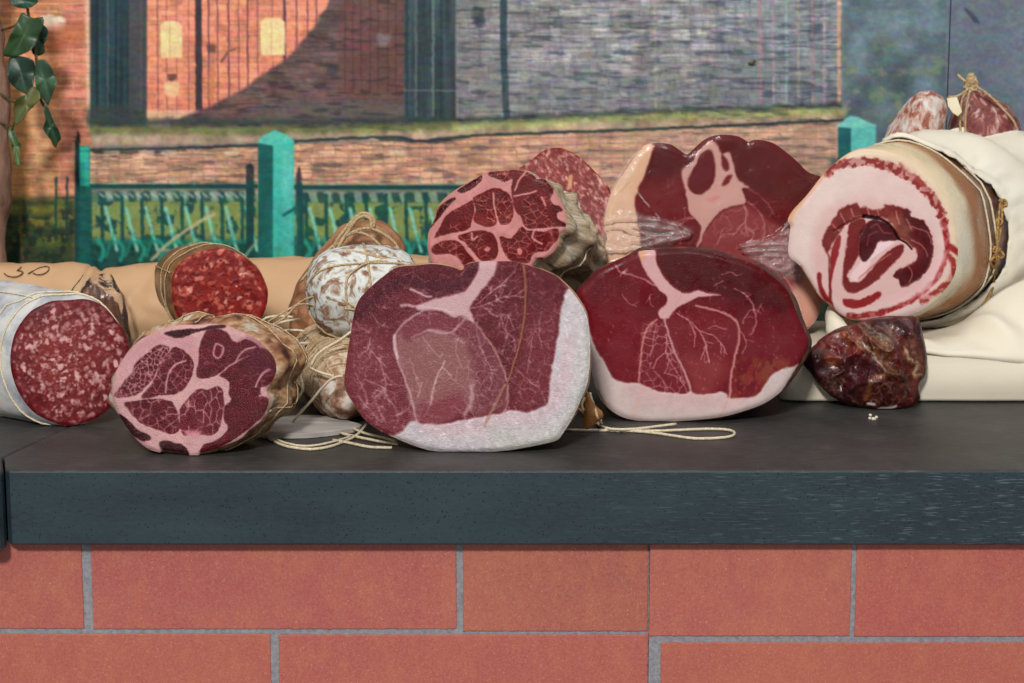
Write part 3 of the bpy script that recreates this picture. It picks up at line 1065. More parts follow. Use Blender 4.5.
def print_panel(name, xa, xb, label, thick=.006):
    sx, sy = 1.2, 1.2
    nx, ny = int((xb - xa) / sx), int((346 + 60) / sy)
    gx = [xa + (xb - xa) * i / nx for i in range(nx + 1)]
    V, xs, ys = [], [], []
    xw0, xw1 = at_y(xa, 200, WALL_Y).x, at_y(xb, 200, WALL_Y).x
    zt, zb = at_y(512, -60, WALL_Y).z, 0.0008
    camr = _cp, _sp
    for j in range(ny + 1):
        z = zt + (zb - zt) * j / ny
        # inverse projection for colour lookup
        dy, dz = WALL_Y - CAM.y, z - CAM.z
        dep = dy * _cp - dz * _sp
        v = CY - FPX * (dy * _sp + dz * _cp) / dep
        for i in range(nx + 1):
            xw = xw0 + (xw1 - xw0) * i / nx
            V.append(Vector((xw, WALL_Y, z)))
            xs.append(CX + FPX * xw / dep); ys.append(v)
    col, _ = cb.sample(xs, ys)
    F = []
    w = nx + 1
    for j in range(ny):
        for i in range(nx):
            a_ = j * w + i
            F.append((a_, a_ + w, a_ + w + 1, a_ + 1))
    # back and edges
    b = len(V)
    for i_ in (0, nx, ny * w, ny * w + nx):
        V.append(V[i_] + Vector((0, thick, 0))); col = np.vstack([col, col[i_:i_ + 1]])
    F += [(b, b + 1, b + 3, b + 2), (0, nx, b + 1, b), (ny * w, b + 2, b + 3, ny * w + nx), (0, b, b + 2, ny * w), (nx, ny * w + nx, b + 3, b + 1)]
    o = mesh_obj(name, V, F, M_PRINT, None, col, False)
    return tag(o, label, 'backdrop')
print_panel('backdrop_panel', -325, 943.0, 'wide printed backdrop of brick buildings and a green iron fence behind the meats')
print_panel('backdrop_panel', 944.2, 1385, 'narrow grey end panel of the backdrop, right of the vertical seam')
V = []
y0, y1 = WALL_Y + .007, WALL_Y + .05
mb = MB()
mb.add([Vector(p) for p in ((-1, y0, -.4), (1, y0, -.4), (1, y0, .9), (-1, y0, .9), (-1, y1, -.4), (1, y1, -.4), (1, y1, .9), (-1, y1, .9))],
       [(0, 1, 2, 3), (7, 6, 5, 4), (0, 4, 5, 1), (3, 2, 6, 7), (1, 5, 6, 2), (0, 3, 7, 4)])
tag(mb.build('wall_back', mat_noise('grey_plaster', [(.3, (120, 118, 115)), (.7, (150, 148, 145))], 8), smooth=False), kind='structure')

# ================================================================== MEAT MATERIALS
M_FACE = mat_attr('cut_meat', .38, .16, ((700, .35, .0005), (180, .2, .0008)), 0.0)
M_FACE_WET = mat_attr('moist_cut_meat', .26, .30, ((1000, .9, .0012), (300, .5, .0012)), 0.0, rvar=.06)
M_SALAMI = mat_attr('cut_salami', .45, .2, ((600, .35, .0005),), 0.0)
M_ATTRSKIN = mat_attr('dried_skin', .6, .35, ((260, .6, .001), (900, .5, .0005)), 0.0)

LEAN, DARK, FAT = (118, 34, 50), (84, 18, 34), (214, 168, 176)

# ---------------------------------------------------------------- ham in front (left)
def px(o, s, pts): return [(o[0] + x / s, o[1] + y / s) for x, y in pts]
o_, s_ = (330, 250), 3.252
K_out = [(48, 440), (53, 360), (65, 280), (78, 205), (95, 160), (130, 122), (170, 88), (215, 58), (280, 50), (340, 46), (395, 55), (428, 66), (446, 46), (490, 38), (540, 37), (600, 38), (650, 52), (700, 68), (740, 88), (780, 128), (812, 170), (835, 215), (845, 280), (846, 350), (838, 430), (815, 490), (790, 545), (762, 590), (740, 618), (700, 630), (620, 646), (540, 656), (440, 659), (340, 655), (280, 640), (220, 616), (160, 588), (110, 550), (75, 500)]
c = Canvas(335, 250, 600, 460, .5, (116, 46, 62)).tr(o_[0], o_[1], s_)
one = np.ones_like(c.X)
c.mottle(one, .14, 26, 1); c.mottle(one, .08, 5, 2)
c.put(c.poly([(30, 350), (200, 300), (260, 470), (280, 620), (150, 650), (20, 560)], 12, 6, 20, 3), (134, 66, 80), .8)
c.put(c.poly([(60, 150), (215, 40), (400, 45), (430, 70), (450, 40), (492, 36), (470, 92), (440, 130), (400, 145), (340, 152), (290, 130), (220, 130), (150, 180), (90, 230)], 5, 2, 8, 4), (82, 24, 44))
c.put(c.poly([(60, 150), (215, 50), (330, 40), (420, 60), (400, 100), (330, 95), (250, 88), (160, 130), (90, 200), (60, 240)], 4, 2, 8, 4), (96, 18, 40), .8)
# centre muscle, paler
mus = c.poly([(250, 232), (300, 205), (370, 208), (440, 225), (495, 270), (540, 340), (570, 430), (570, 500), (520, 535), (440, 530), (370, 558), (300, 560), (262, 500), (240, 420), (215, 330), (222, 270)], 1.5, 1.5, 8, 5)
c.put(mus, (148, 98, 104))
c.put(c.poly([(290, 330), (400, 320), (430, 400), (400, 480), (330, 520), (290, 430)], 12, 4, 14, 6) * mus, (150, 102, 104), .8)
c.put(c.poly([(240, 220), (370, 200), (450, 240), (430, 280), (330, 262), (250, 300)], 2.5, 2, 8, 6), (132, 64, 84), .85)
sp = c.poly([(440, 240), (500, 270), (545, 340), (575, 430), (575, 520), (520, 545), (470, 520), (478, 440), (455, 350)], 3.5, 2, 8, 7)
c.put(sp, (128, 66, 84), .85)
c.put(c.poly([(300, 500), (420, 470), (440, 530), (370, 560), (300, 562)], 5, 3, 10, 7), (142, 62, 82), .7)
# right lean
rl = c.poly([(455, 190), (540, 90), (600, 40), (700, 66), (785, 130), (750, 165), (745, 240), (730, 330), (715, 400), (705, 480), (660, 520), (590, 520), (580, 440), (560, 380), (530, 320), (490, 260)], 2, 1.5, 8, 8)
c.put(rl, (108, 38, 56))
c.mottle(rl, .15, 12, 8)
c.put(c.poly([(600, 30), (700, 60), (790, 130), (755, 190), (700, 150), (640, 110), (560, 80)], 5, 3, 10, 9), (96, 14, 36), .85)
c.put(c.poly([(640, 260), (740, 200), (735, 400), (700, 500), (600, 515), (590, 430), (620, 350)], 6, 4, 12, 9), (134, 60, 76), .7)
# seam fat
F2 = (196, 156, 162)
c.put(c.poly([(490, 34), (542, 34), (532, 80), (505, 118), (475, 158), (455, 190), (470, 235), (430, 215), (400, 218), (360, 198), (300, 198), (280, 185), (340, 158), (400, 146), (442, 130), (468, 92), (484, 60)], 1.2, 1, 5, 10), F2, 1, .5)
c.put(c.line([(235, 182), (280, 183), (330, 190), (400, 205)], 3, 1, 1.5), (208, 170, 182), .75, .3)
c.put(c.line([(262, 128), (310, 148), (330, 150)], 2.2, .6, 1), (206, 170, 182), .8)
c.put(c.line([(300, 200), (250, 228), (215, 272), (208, 300), (216, 345), (240, 410), (262, 470), (275, 530), (285, 560)], 1.5, .8, 1.2), (206, 172, 184), .8, .3)
c.put(c.line([(210, 280), (212, 310), (220, 350)], 3, .8, .8), (210, 178, 188), .8)
c.put(c.line([(320, 262), (360, 270), (400, 262), (440, 220)], 1.6, .9, 1.6), (202, 164, 176), .65)
c.put(c.line([(265, 285), (300, 268), (350, 262), (400, 272)], 1.3, .9, 1.6), (202, 164, 176), .6)
c.put(c.line([(430, 218), (470, 240), (500, 275), (535, 325), (560, 380), (578, 440), (575, 500), (560, 530)], 1.5, 1, 1.2), (202, 164, 172), .7, .2)
c.put(c.line([(475, 235), (510, 285), (540, 340), (565, 400)], 1.2, .7, .8), (170, 126, 96), .6)
c.put(c.line([(372, 360), (350, 410), (335, 450), (330, 500)], 1.2, .8, 1.6), (206, 176, 176), .6)
c.put(c.line([(365, 380), (395, 410)], 1.6, .6, 1), (206, 176, 176), .5)
c.put(c.line([(300, 430), (285, 480)], 1.6, .6, 1), (206, 176, 176), .5)
c.put(c.line([(460, 440), (455, 500), (440, 540)], 3.5, 2, 2.5), (206, 172, 182), .6)
VW = (212, 176, 188)
for q, (L, w, nb) in enumerate((([(455, 190), (500, 180), (560, 155), (600, 150), (640, 120)], 1.3, 7), ([(500, 185), (540, 215), (580, 215), (600, 260)], 1.2, 6), ([(540, 170), (565, 130), (575, 90)], 1.1, 4), ([(555, 215), (570, 260), (600, 290), (600, 330)], 1.1, 6),
          ([(480, 175), (520, 140), (560, 110), (600, 70)], 1.3, 6), ([(590, 200), (575, 240), (570, 300), (560, 340)], 1.0, 5))):
    c.tree(L, w * .75, VW, .6, 100 + q, max(2, nb // 2), 8, 2)
for q, (L, w, nb) in enumerate((([(130, 285), (125, 320), (90, 345)], 1.3, 5), ([(125, 320), (155, 350), (180, 380)], 1.2, 5), ([(160, 350), (180, 420), (185, 470), (215, 520), (220, 560)], 1.2, 9), ([(110, 420), (160, 440), (180, 450)], 1.2, 5), ([(180, 450), (150, 480), (160, 520), (180, 560)], 1.1, 6),
          ([(90, 245), (130, 270)], 1, 3), ([(150, 180), (190, 190)], .9, 3), ([(185, 470), (150, 455)], 1, 3), ([(95, 480), (130, 520), (170, 560)], 1, 6), ([(80, 400), (110, 450), (120, 500)], 1, 5), ([(130, 200), (160, 240), (190, 250)], .9, 4), ([(240, 120), (270, 130), (300, 140)], .9, 3), ([(215, 540), (250, 520), (262, 490)], 1, 4),
          ([(372, 360), (350, 410), (335, 450), (330, 500)], 1.1, 7), ([(260, 350), (275, 400), (290, 440)], .8, 5), ([(300, 280), (330, 320), (360, 350)], .8, 4), ([(420, 280), (410, 330), (430, 380)], .8, 4), ([(480, 280), (500, 340), (530, 400)], 1.0, 7), ([(600, 380), (640, 420), (680, 450)], .9, 5), ([(660, 280), (650, 340), (640, 400)], .9, 6), ([(690, 200), (680, 260), (690, 320)], .8, 5))):
    c.tree(L, w * .75, VW, .55, 200 + q, max(1, nb // 2), 6, 2)
nofat = one.copy()
c.cells(one, 13, .8, (190, 142, 156), .5, 41, .5)
c.cells(one, 6, .6, (180, 132, 148), .35, 42, .5)
c.veins(c.poly([(40, 380), (180, 340), (260, 480), (260, 620), (60, 580)], 10, 4), (204, 160, 172), 7, .8, 45, .3, .5)
c.grains(one, (204, 164, 176), 900, .3, .7, 5, 2.5, .7, .5)
c.grains(rl, (200, 150, 166), 700, .4, 1.0, 6, 2.2, 1.2, .65)
c.grains(c.poly([(30, 330), (200, 300), (270, 470), (260, 640), (150, 640), (20, 560)], 6, 3), (206, 160, 172), 700, .35, .9, 26, 2.4, .8, .65)
c.grains(mus, (196, 160, 164), 500, .35, .8, 27, 2, None, .5)
c.grains(sp, (204, 176, 190), 420, .45, 1.0, 7, 2, None, .8)
fat = c.poly([(782, 126), (830, 190), (860, 280), (860, 430), (800, 600), (700, 660), (440, 690), (250, 660), (190, 612), (215, 600), (245, 575), (272, 555), (300, 566), (380, 565), (450, 550), (520, 540), (560, 530), (590, 522), (650, 526), (700, 505), (712, 470), (718, 400), (735, 320), (748, 235), (756, 170)], 1.2, 1.6, 6, 12)
c.put(fat, (196, 184, 192), 1, .6)
c.put(c.poly([(300, 560), (560, 530), (700, 505), (760, 300), (790, 300), (740, 520), (560, 580), (330, 600)], 5, 3, 14, 13) * fat, (204, 172, 182), .7)
c.put(c.poly([(520, 570), (560, 660), (700, 700), (870, 600), (870, 300), (830, 280), (800, 420), (740, 560), (620, 600)], 7, 4, 14, 13) * fat, (192, 190, 186), .7)
c.mottle(fat, .06, 6, 14); c.mottle(fat, .08, 2.5, 15)
c.grains(fat, (226, 224, 232), 2600, .4, 1.0, 16, 2.4, .5, .75, 8)  # near-white crystal grains, also painted in for wet sparkle on the fat
c.put(c.poly([(190, 600), (220, 612), (300, 645), (440, 668), (640, 650), (760, 600), (800, 520), (850, 450), (860, 500), (770, 660), (440, 700), (200, 640)], .8, .8, 6, 13) * one, (196, 168, 142), .7)
c.put(c.line([(628, 44), (634, 90), (636, 150), (632, 220), (618, 300), (604, 350), (588, 400), (578, 430)], 2.0, .6, .5), (164, 112, 84), .95, 1.0)
c.put(c.line([(568, 440), (545, 490), (515, 545), (505, 570)], 2.6, .9, 1), (176, 130, 104), .7, .6)
c.put(c.line([(578, 440), (570, 490), (520, 530)], 1.2, .8, 1), (178, 128, 108), .5, .3)
K_can = c
yK = at_z(447, 452.8).y
K = Loaf(px(o_, s_, K_out), at_z(447, 452.8) + Vector((0, .0, 0)), (-.03, -1, .10), (.10, 1, -.13), .105,
         [(0, 1), (.06, 1.008), (.3, .98), (.7, .86), (1, .72)], c, 500, 125, .0012, .002, .001, bnoise=(.0025, 22), seed=2)
M_RIND = mat_noise('ham_rind', [(.3, (150, 96, 62)), (.5, (196, 150, 108)), (.7, (216, 184, 150))], 30, 5, .5, .4, .5, .001, 160)
M_RIND_DARK = mat_noise('peppered_ham_rind', [(.25, (38, 22, 18)), (.5, (74, 44, 34)), (.68, (120, 82, 50)), (.8, (166, 130, 84))], 55, 6, .6, .4, .8, .0015, 160)
t = thing('ham', K.base(), 'large halved ham at the front with white speckled fat along its right and lower rim', 'ham')
K.build(t, M_FACE_WET, M_RIND, 'cut_face', 'rind')

# ---------------------------------------------------------------- ham in front (right)
o_, s_ = (570, 240), 3.596
L_out = [(25, 190), (60, 150), (100, 110), (160, 80), (245, 42), (300, 36), (360, 32), (430, 30), (490, 38), (560, 55), (620, 72), (680, 97), (730, 132), (778, 178), (800, 220), (818, 270), (842, 320), (858, 370), (840, 420), (808, 478), (765, 540), (700, 588), (620, 618), (540, 638), (440, 649), (330, 655), (250, 652), (190, 638), (140, 608), (108, 570), (85, 510), (72, 440), (66, 380), (64, 300), (48, 240)]
c = Canvas(570, 235, 815, 430, .5, (112, 28, 44)).tr(o_[0], o_[1], s_)
one = np.ones_like(c.X)
c.mottle(one, .12, 24, 1); c.mottle(one, .06, 4, 2)
c.put(c.poly([(60, 250), (200, 230), (300, 300), (250, 400), (245, 520), (130, 480), (70, 350)], 14, 6, 20, 3), (134, 44, 60), .7)
c.put(c.poly([(300, 30), (480, 30), (700, 95), (800, 200), (780, 260), (680, 240), (560, 200), (460, 180), (400, 195), (340, 130)], 4, 3, 10, 4), (80, 16, 26), .85)
c.put(c.poly([(560, 40), (700, 95), (800, 210), (790, 240), (700, 130), (600, 85)], 4, 2, 10, 4), (104, 18, 26), .5)
c.put(c.poly([(330, 285), (400, 260), (560, 270), (605, 320), (590, 440), (560, 520), (510, 555), (460, 555), (420, 500)], 3, 2, 8, 5), (134, 50, 64), .8)
c.put(c.poly([(420, 420), (560, 440), (510, 555), (450, 560), (420, 480)], 7, 3, 10, 5), (152, 74, 80), .8)
c.put(c.poly([(255, 330), (300, 290), (340, 300), (400, 430), (420, 545), (340, 550), (255, 520)], 3, 2, 8, 6), (136, 56, 70), .75)
c.put(c.poly([(620, 300), (700, 300), (860, 380), (800, 470), (680, 570), (570, 575), (600, 420)], 7, 4, 12, 6), (124, 44, 60), .9)
tan = c.poly([(600, 430), (700, 430), (800, 440), (700, 520), (670, 565), (572, 572), (585, 490)], 5, 4, 8, 7)
c.put(tan * sstep(.38, .62, c.n(5, 8, 3, 9)), (146, 92, 66), .7)
c.put(tan * sstep(.5, .7, c.n(5, 9, 3, 12)), (150, 60, 62), .7)
c.put(one * c.line([(50, 230), (64, 300), (70, 360)], 1.4, .7, .3), (200, 90, 70), .6)
FL = (198, 152, 156)
c.put(c.poly([(246, 40), (304, 36), (312, 80), (330, 122), (368, 165), (412, 192), (460, 182), (500, 192), (545, 200), (462, 206), (432, 220), (392, 240), (370, 262), (350, 284), (325, 282), (316, 258), (345, 232), (348, 205), (320, 180), (288, 140), (262, 100)], 1, .9, 5, 10), FL, 1, .5)
c.put(c.poly([(248, 30), (270, 30), (272, 70), (255, 70)], 1.5, 1), (200, 140, 90), .6)
c.put(c.line([(338, 280), (352, 330), (372, 390), (395, 440), (418, 490), (436, 550)], 1.9, .9, 1.2), (206, 160, 166), .85, .2)
c.put(c.line([(452, 236), (500, 248), (560, 266), (595, 290), (607, 330), (604, 380), (588, 440), (578, 510), (572, 570)], 2.2, 1, 1.4), (200, 146, 148), .85, .2)
c.put(c.line([(312, 286), (278, 318), (262, 370), (252, 440), (248, 510)], 1.8, .6, .8), (196, 130, 124), .9)
for L, w in (([(160, 90), (185, 118), (215, 125), (260, 140), (310, 165)], 2.2), ([(205, 110), (190, 118), (180, 130)], 1.6), ([(190, 195), (210, 225), (240, 240)], 1.4), ([(292, 195), (285, 215), (300, 240)], 1.4),
             ([(385, 262), (430, 292), (465, 330), (488, 370), (490, 400), (500, 440)], 2.2), ([(430, 300), (450, 340), (445, 385)], 1.6), ([(488, 385), (470, 430)], 1.5), ([(470, 330), (520, 345), (545, 375), (565, 410)], 1.8), ([(540, 370), (545, 410)], 1.4),
             ([(500, 320), (520, 310), (560, 322)], 1.3), ([(346, 340), (345, 400), (320, 420), (300, 460)], 1.8), ([(345, 400), (355, 440), (340, 480)], 1.6), ([(310, 300), (300, 360), (290, 420)], 1.3), ([(355, 430), (380, 470), (400, 500)], 1.5), ([(345, 480), (380, 490), (410, 520), (420, 545)], 1.6), ([(300, 470), (330, 500), (350, 540)], 1.4),
             ([(620, 190), (650, 220), (665, 260), (670, 300), (650, 340)], 2), ([(690, 230), (668, 270)], 1.4), ([(620, 300), (640, 260), (660, 250)], 1.4), ([(545, 125), (580, 118), (600, 128)], 1.4), ([(520, 165), (550, 150)], 1.4), ([(590, 175), (630, 195)], 1.6), ([(615, 330), (635, 370), (620, 410)], 1.3)):
    c.tree(L, w * .6, (206, 154, 162), .7, int(L[0][0] * 7 + L[1][1]), 1 if w < 2 else 3, 7, 1)
c.veins(one, (180, 112, 124), 9, .7, 43, .35, .58)
c.cells(c.poly([(255, 330), (300, 290), (340, 300), (420, 545), (255, 520)], 3, 2), 9, .8, (196, 140, 150), .7, 46, .42)
c.grains(one, (196, 136, 146), 600, .35, .8, 5, 2.6, 1.0, .55)
fat = c.poly([(62, 300), (78, 350), (96, 395), (125, 440), (152, 492), (200, 514), (250, 516), (290, 538), (350, 550), (410, 556), (430, 546), (460, 556), (510, 556), (545, 545), (566, 556), (572, 570), (620, 570), (668, 562), (700, 522), (722, 492), (762, 466), (805, 456), (830, 450), (800, 560), (640, 650), (330, 690), (120, 640), (60, 520), (50, 380)], 1.1, 1.2, 6, 12)
c.put(fat, (196, 176, 176), 1, .5)
c.put(c.poly([(230, 510), (560, 555), (640, 590), (440, 610), (230, 580)], 8, 4, 14, 13) * fat, (200, 164, 168), .8)
c.mottle(fat, .04, 8, 14); c.mottle(fat, .03, 2.5, 15)
c.put(c.line([(258, 535), (245, 580), (225, 630)], 3, 1.4, 1), (206, 156, 148), .4)
c.put(c.line([(565, 580), (550, 610), (538, 640)], 1.6, .8, 1), (196, 136, 112), .5)
c.put(c.line([(100, 540), (140, 612), (200, 645), (330, 658), (440, 652), (560, 638), (700, 592), (770, 542)], 1.6, .7, .3), (150, 106, 84), .8)
c.put(c.line([(430, 26), (560, 50), (690, 96), (790, 185), (820, 270), (862, 370), (770, 540)], 2.4, .9, .6), (72, 34, 30), .9)
pL = at_z(655, 422.3)
Lh = Loaf(px(o_, s_, L_out), pL, (-.06, -1, .10), (.20, 1, -.11), .095,
          [(0, 1), (.05, 1.018), (.35, 1.0), (.8, .88), (1, .78)], c, 500, 125, .0010, .002, .001, bnoise=(.003, 26), seed=5)
t = thing('ham', Lh.base(), 'halved ham with deep red lean, pinkish bottom fat and a dark peppery rind', 'ham')
Lh.build(t, M_FACE, M_RIND_DARK, 'cut_face', 'rind')

# ---------------------------------------------------------------- coppa front left
o_, s_ = (100, 300), 4.02
B_out = [(46, 350), (60, 292), (96, 228), (148, 168), (200, 138), (260, 112), (330, 100), (400, 100), (440, 95), (500, 100), (560, 125), (620, 152), (668, 195), (700, 240), (706, 290), (684, 335), (668, 365), (678, 400), (662, 450), (640, 490), (606, 516), (590, 530), (560, 560), (480, 592), (405, 615), (395, 628), (370, 631), (352, 628), (340, 618), (300, 612), (255, 604), (235, 614), (180, 592), (130, 545), (90, 490), (62, 440), (48, 400)]
c = Canvas(108, 315, 285, 465, .4, (198, 150, 154)).tr(o_[0], o_[1], s_)
one = np.ones_like(c.X)
c.mottle(one, .07, 14, 1); c.mottle(one, .05, 3, 2)
c.put(c.poly([(150, 160), (330, 130), (390, 180), (380, 280), (350, 220), (240, 170), (130, 250), (50, 380)], 6, 3, 10), (190, 134, 142), .8)
LC = (100, 26, 44)
regs = [[(60, 378), (112, 310), (150, 252), (195, 208), (240, 181), (276, 192), (272, 225), (240, 268), (215, 312), (185, 346), (150, 380), (92, 393), (62, 390)],
        [(165, 392), (208, 338), (240, 276), (288, 196), (328, 200), (370, 240), (376, 282), (352, 340), (322, 370), (282, 380), (230, 386), (188, 395)],
        [(430, 124), (462, 118), (512, 130), (540, 170), (590, 160), (645, 195), (600, 222), (560, 240), (520, 262), (472, 300), (412, 318), (388, 298), (398, 240), (402, 180)],
        [(650, 195), (700, 230), (712, 290), (682, 338), (650, 352), (652, 382), (674, 397), (666, 450), (612, 505), (590, 524), (520, 572), (450, 606), (400, 618), (416, 586), (468, 562), (500, 538), (514, 510), (497, 480), (502, 430), (527, 400), (517, 370), (522, 335), (495, 312), (482, 302), (540, 256), (600, 222)],
        [(100, 412), (150, 404), (230, 398), (288, 408), (308, 440), (318, 480), (316, 524), (290, 541), (240, 526), (180, 502), (140, 472), (116, 440)],
        [(328, 430), (368, 382), (400, 358), (440, 362), (470, 344), (495, 370), (497, 430), (490, 480), (470, 530), (430, 545), (380, 536), (340, 546), (322, 520), (324, 460)],
        [(75, 460), (110, 480), (150, 520), (196, 545), (205, 562), (170, 568), (130, 546), (92, 505)],
        [(243, 568), (300, 574), (340, 588), (356, 612), (350, 630), (290, 616), (246, 604)],
        [(260, 132), (330, 118), (400, 116), (440, 104), (490, 100), (500, 112), (430, 120), (370, 134), (330, 152), (280, 145)]]
lean = np.zeros_like(one)
for i, r in enumerate(regs):
    mm = c.poly(r, .7, 1.1, 5, 20 + i)
    lean = np.maximum(lean, mm)
    cc = LC if i not in (6, 7, 8) else (62, 16, 32)
    if i == 5: cc = (114, 38, 56)
    c.put(mm, cc, 1, -.4)
c.mottle(lean, .16, 9, 3); c.mottle(lean, .08, 3, 4)
c.put(c.poly([(600, 150), (720, 230), (700, 300), (640, 320), (590, 260)], 8, 4), (84, 26, 56), .5)
c.cells(c.poly(regs[0], .7, 1), 4.6, .75, (206, 156, 162), .85, 51, .3)
c.cells(c.poly(regs[5], .7, 1), 8, .8, (206, 156, 162), .8, 52, .42, sy=13)
c.cells(c.poly(regs[1], .7, 1), 8, .7, (202, 146, 156), .7, 53, .42)
c.cells(c.poly(regs[4], .7, 1), 8.5, .8, (202, 146, 156), .8, 55, .4)
c.cells(np.clip(c.poly(regs[3], .7, 1) + c.poly(regs[2], .7, 1), 0, 1), 12, .8, (184, 128, 142), .5, 54, .5)
for Ls in ([(265, 372), (275, 300), (305, 260), (345, 245)], [(460, 190), (470, 178), (495, 190), (490, 225), (470, 232), (458, 215), (460, 190)], [(545, 250), (575, 205), (625, 190)], [(625, 350), (650, 300), (680, 280)], [(650, 355), (665, 375), (640, 385)]):
    c.put(c.line(Ls, 2, .6, .8), (206, 150, 164), .8)
c.put(c.poly([(340, 530), (375, 520), (410, 528), (400, 542), (350, 545)], 1.5, 1), (204, 128, 142), .8)
c.grains(one, (216, 176, 186), 160, .4, .9, 8, 2, None, .6)
Bc = Loaf(px(o_, s_, B_out), at_z(192, 456.6), (-.10, -1, .16), (.36, 1, -.03), .09,
          [(0, 1), (.05, 1.04), (.3, 1.07), (.6, .98), (1, .66)], c, 400, 100, .0009, .002, .0008, bnoise=(.006, 38), seed=9, shift=(.0, 0, -.004))
def bodycol(base, seed, pal, sc=35):
    def f(v, m, k):
        a = n3(v, sc, seed) + .5 * n3(v, sc * 3, seed + 2) + .3 * n3(v, sc * 8, seed + 5)
        u = min(.999, max(0, .5 + a * .75)) * (len(pal) - 1)
        i = int(u); q = u - i
        return np.array(pal[i]) * (1 - q) + np.array(pal[i + 1]) * q
    return f
t = thing('coppa', Bc.base(), 'cut coppa at the front left with web-like pink fat between maroon muscles', 'cured meat')
Bc.build(t, M_FACE_WET, M_ATTRSKIN, 'cut_face', 'casing', bodycol(0, 3, [(70, 38, 34), (112, 66, 48), (150, 104, 70), (186, 152, 116), (150, 104, 70), (200, 190, 172), (168, 152, 130)], 42))
mb = MB()
for tt, tl in ((.3, -2), (.55, 2)):
    mb.tube(Bc.ring_path(tt, .0010, tl), .0006, 5, True, 1)
for k in (250, 275, 300, 20):
    mb.tube(Bc.long_path(k, .03, .9, .0012), .0007, 5, False, 1)
mb.build('twine', M_TWINE, t)

# ---------------------------------------------------------------- white casing salami, left
o_, s_ = (0, 260), 3.793
A_out = [(42, 420), (40, 350), (60, 270), (110, 200), (160, 170), (200, 155), (260, 152), (320, 148), (370, 162), (408, 190), (445, 235), (470, 270), (487, 320), (489, 370), (480, 420), (462, 470), (440, 520), (405, 572), (350, 608), (300, 622), (250, 630), (190, 612), (130, 580), (90, 535), (62, 485)]
c = Canvas(5, 292, 135, 432, .35, (112, 34, 42)).tr(o_[0], o_[1], s_)
one = np.ones_like(c.X)
c.mottle(one, .2, 10, 1); c.mottle(one, .15, 3, 2)
c.put(c.poly([(150, 250), (330, 240), (400, 360), (340, 500), (170, 480), (110, 360)], 12, 4), (150, 62, 62), .7)
c.grains(one, (160, 94, 98), 1500, .6, 1.7, 11, 1.9, None, .6)
c.grains(one, (190, 146, 148), 640, .8, 2.9, 12, 1.7, None, .9)
c.grains(one, (92, 22, 30), 900, .5, 1.4, 13, 1.8, None, .6)
c.grains(one, (192, 150, 154), 160, .9, 2.3, 14, 1.5, None, .8)
rimm = 1 - c.poly([(62, 420), (60, 350), (80, 280), (125, 215), (200, 172), (320, 165), (400, 205), (450, 270), (470, 330), (466, 420), (420, 520), (345, 590), (250, 612), (150, 570), (90, 500)], 3, 2)
c.put(rimm, (96, 22, 36), .5)
A = Loaf(px(o_, s_, A_out), at_z(62, 427), (.14, -1, .12), (-.95, .72, .03), .26,
         [(0, 1), (.015, 1.035), (.05, 1.06), (.4, 1.08), (1, .98)], c, 300, 80, .0006, .0012, .0012, bnoise=(.0018, 24), seed=12)
M_WHITE = mat_noise('white_moulded_casing', [(.3, (126, 130, 138)), (.45, (170, 171, 174)), (.58, (200, 198, 194)), (.75, (212, 202, 182))], 40, 6, .75, .3, .5, .0012, 120)
t = thing('salami', A.base(), 'thick salami in a pale white casing with speckled cut end, furthest left', 'salami')
A.build(t, M_SALAMI, M_WHITE)
mb = MB()
for tt, tl, r in ((.02, 0, .0009), (.16, 3, .0008)):
    mb.tube(A.ring_path(tt, .0011, tl), r, 6, True, 1)
mb.tube(A.long_path(205, .01, .8, .0012), .0007, 6, False, 1)
mb.build('twine', M_TWINE_PALE, t)

# ---------------------------------------------------------------- small netted salami lying behind (under the red one)
def streaky(name, stops, sc=38, stretch=(1, 1, 1), rough=.7, bump=.9):
    return mat_noise(name, stops, sc, 6, rough, .3, bump, .0015, 150, stretch, 1.2)
M_NET = streaky('moulded_brown_casing', [(.28, (104, 68, 50)), (.42, (160, 126, 96)), (.55, (200, 180, 154)), (.7, (220, 214, 204))], 80)
M_MOULD = streaky('white_mould_casing', [(.38, (128, 88, 68)), (.46, (164, 140, 122)), (.50, (192, 194, 184)), (.6, (214, 216, 212)), (.75, (170, 172, 166))], 75)
M_PALE = streaky('pale_tan_casing', [(.25, (150, 112, 80)), (.5, (196, 162, 122)), (.75, (214, 196, 166))], 50)
p0, p1 = at_y(128, 352, .315), at_y(232, 352, .33)
rD = .0285
V, F, rings = sausage_geo([(p0.x, .315, rD), ((p0.x + p1.x) / 2, .32, rD), (p1.x, .33, rD)], egg(rD, .5), amp=.0015, seed=3)
t = thing('salami', ((p0.x + p1.x) / 2, .32, 0), 'small tan tied salami showing between the white salami and the front coppa', 'salami')
mesh_obj('casing', V, F, M_PALE, t)
mb = MB()
for u in (.12, .2, .28, .37, .46, .55, .65, .75, .85):
    mb.tube(ring_at(rings, u), .0007, 5, True, 1)
mb.build('twine', M_TWINE, t)

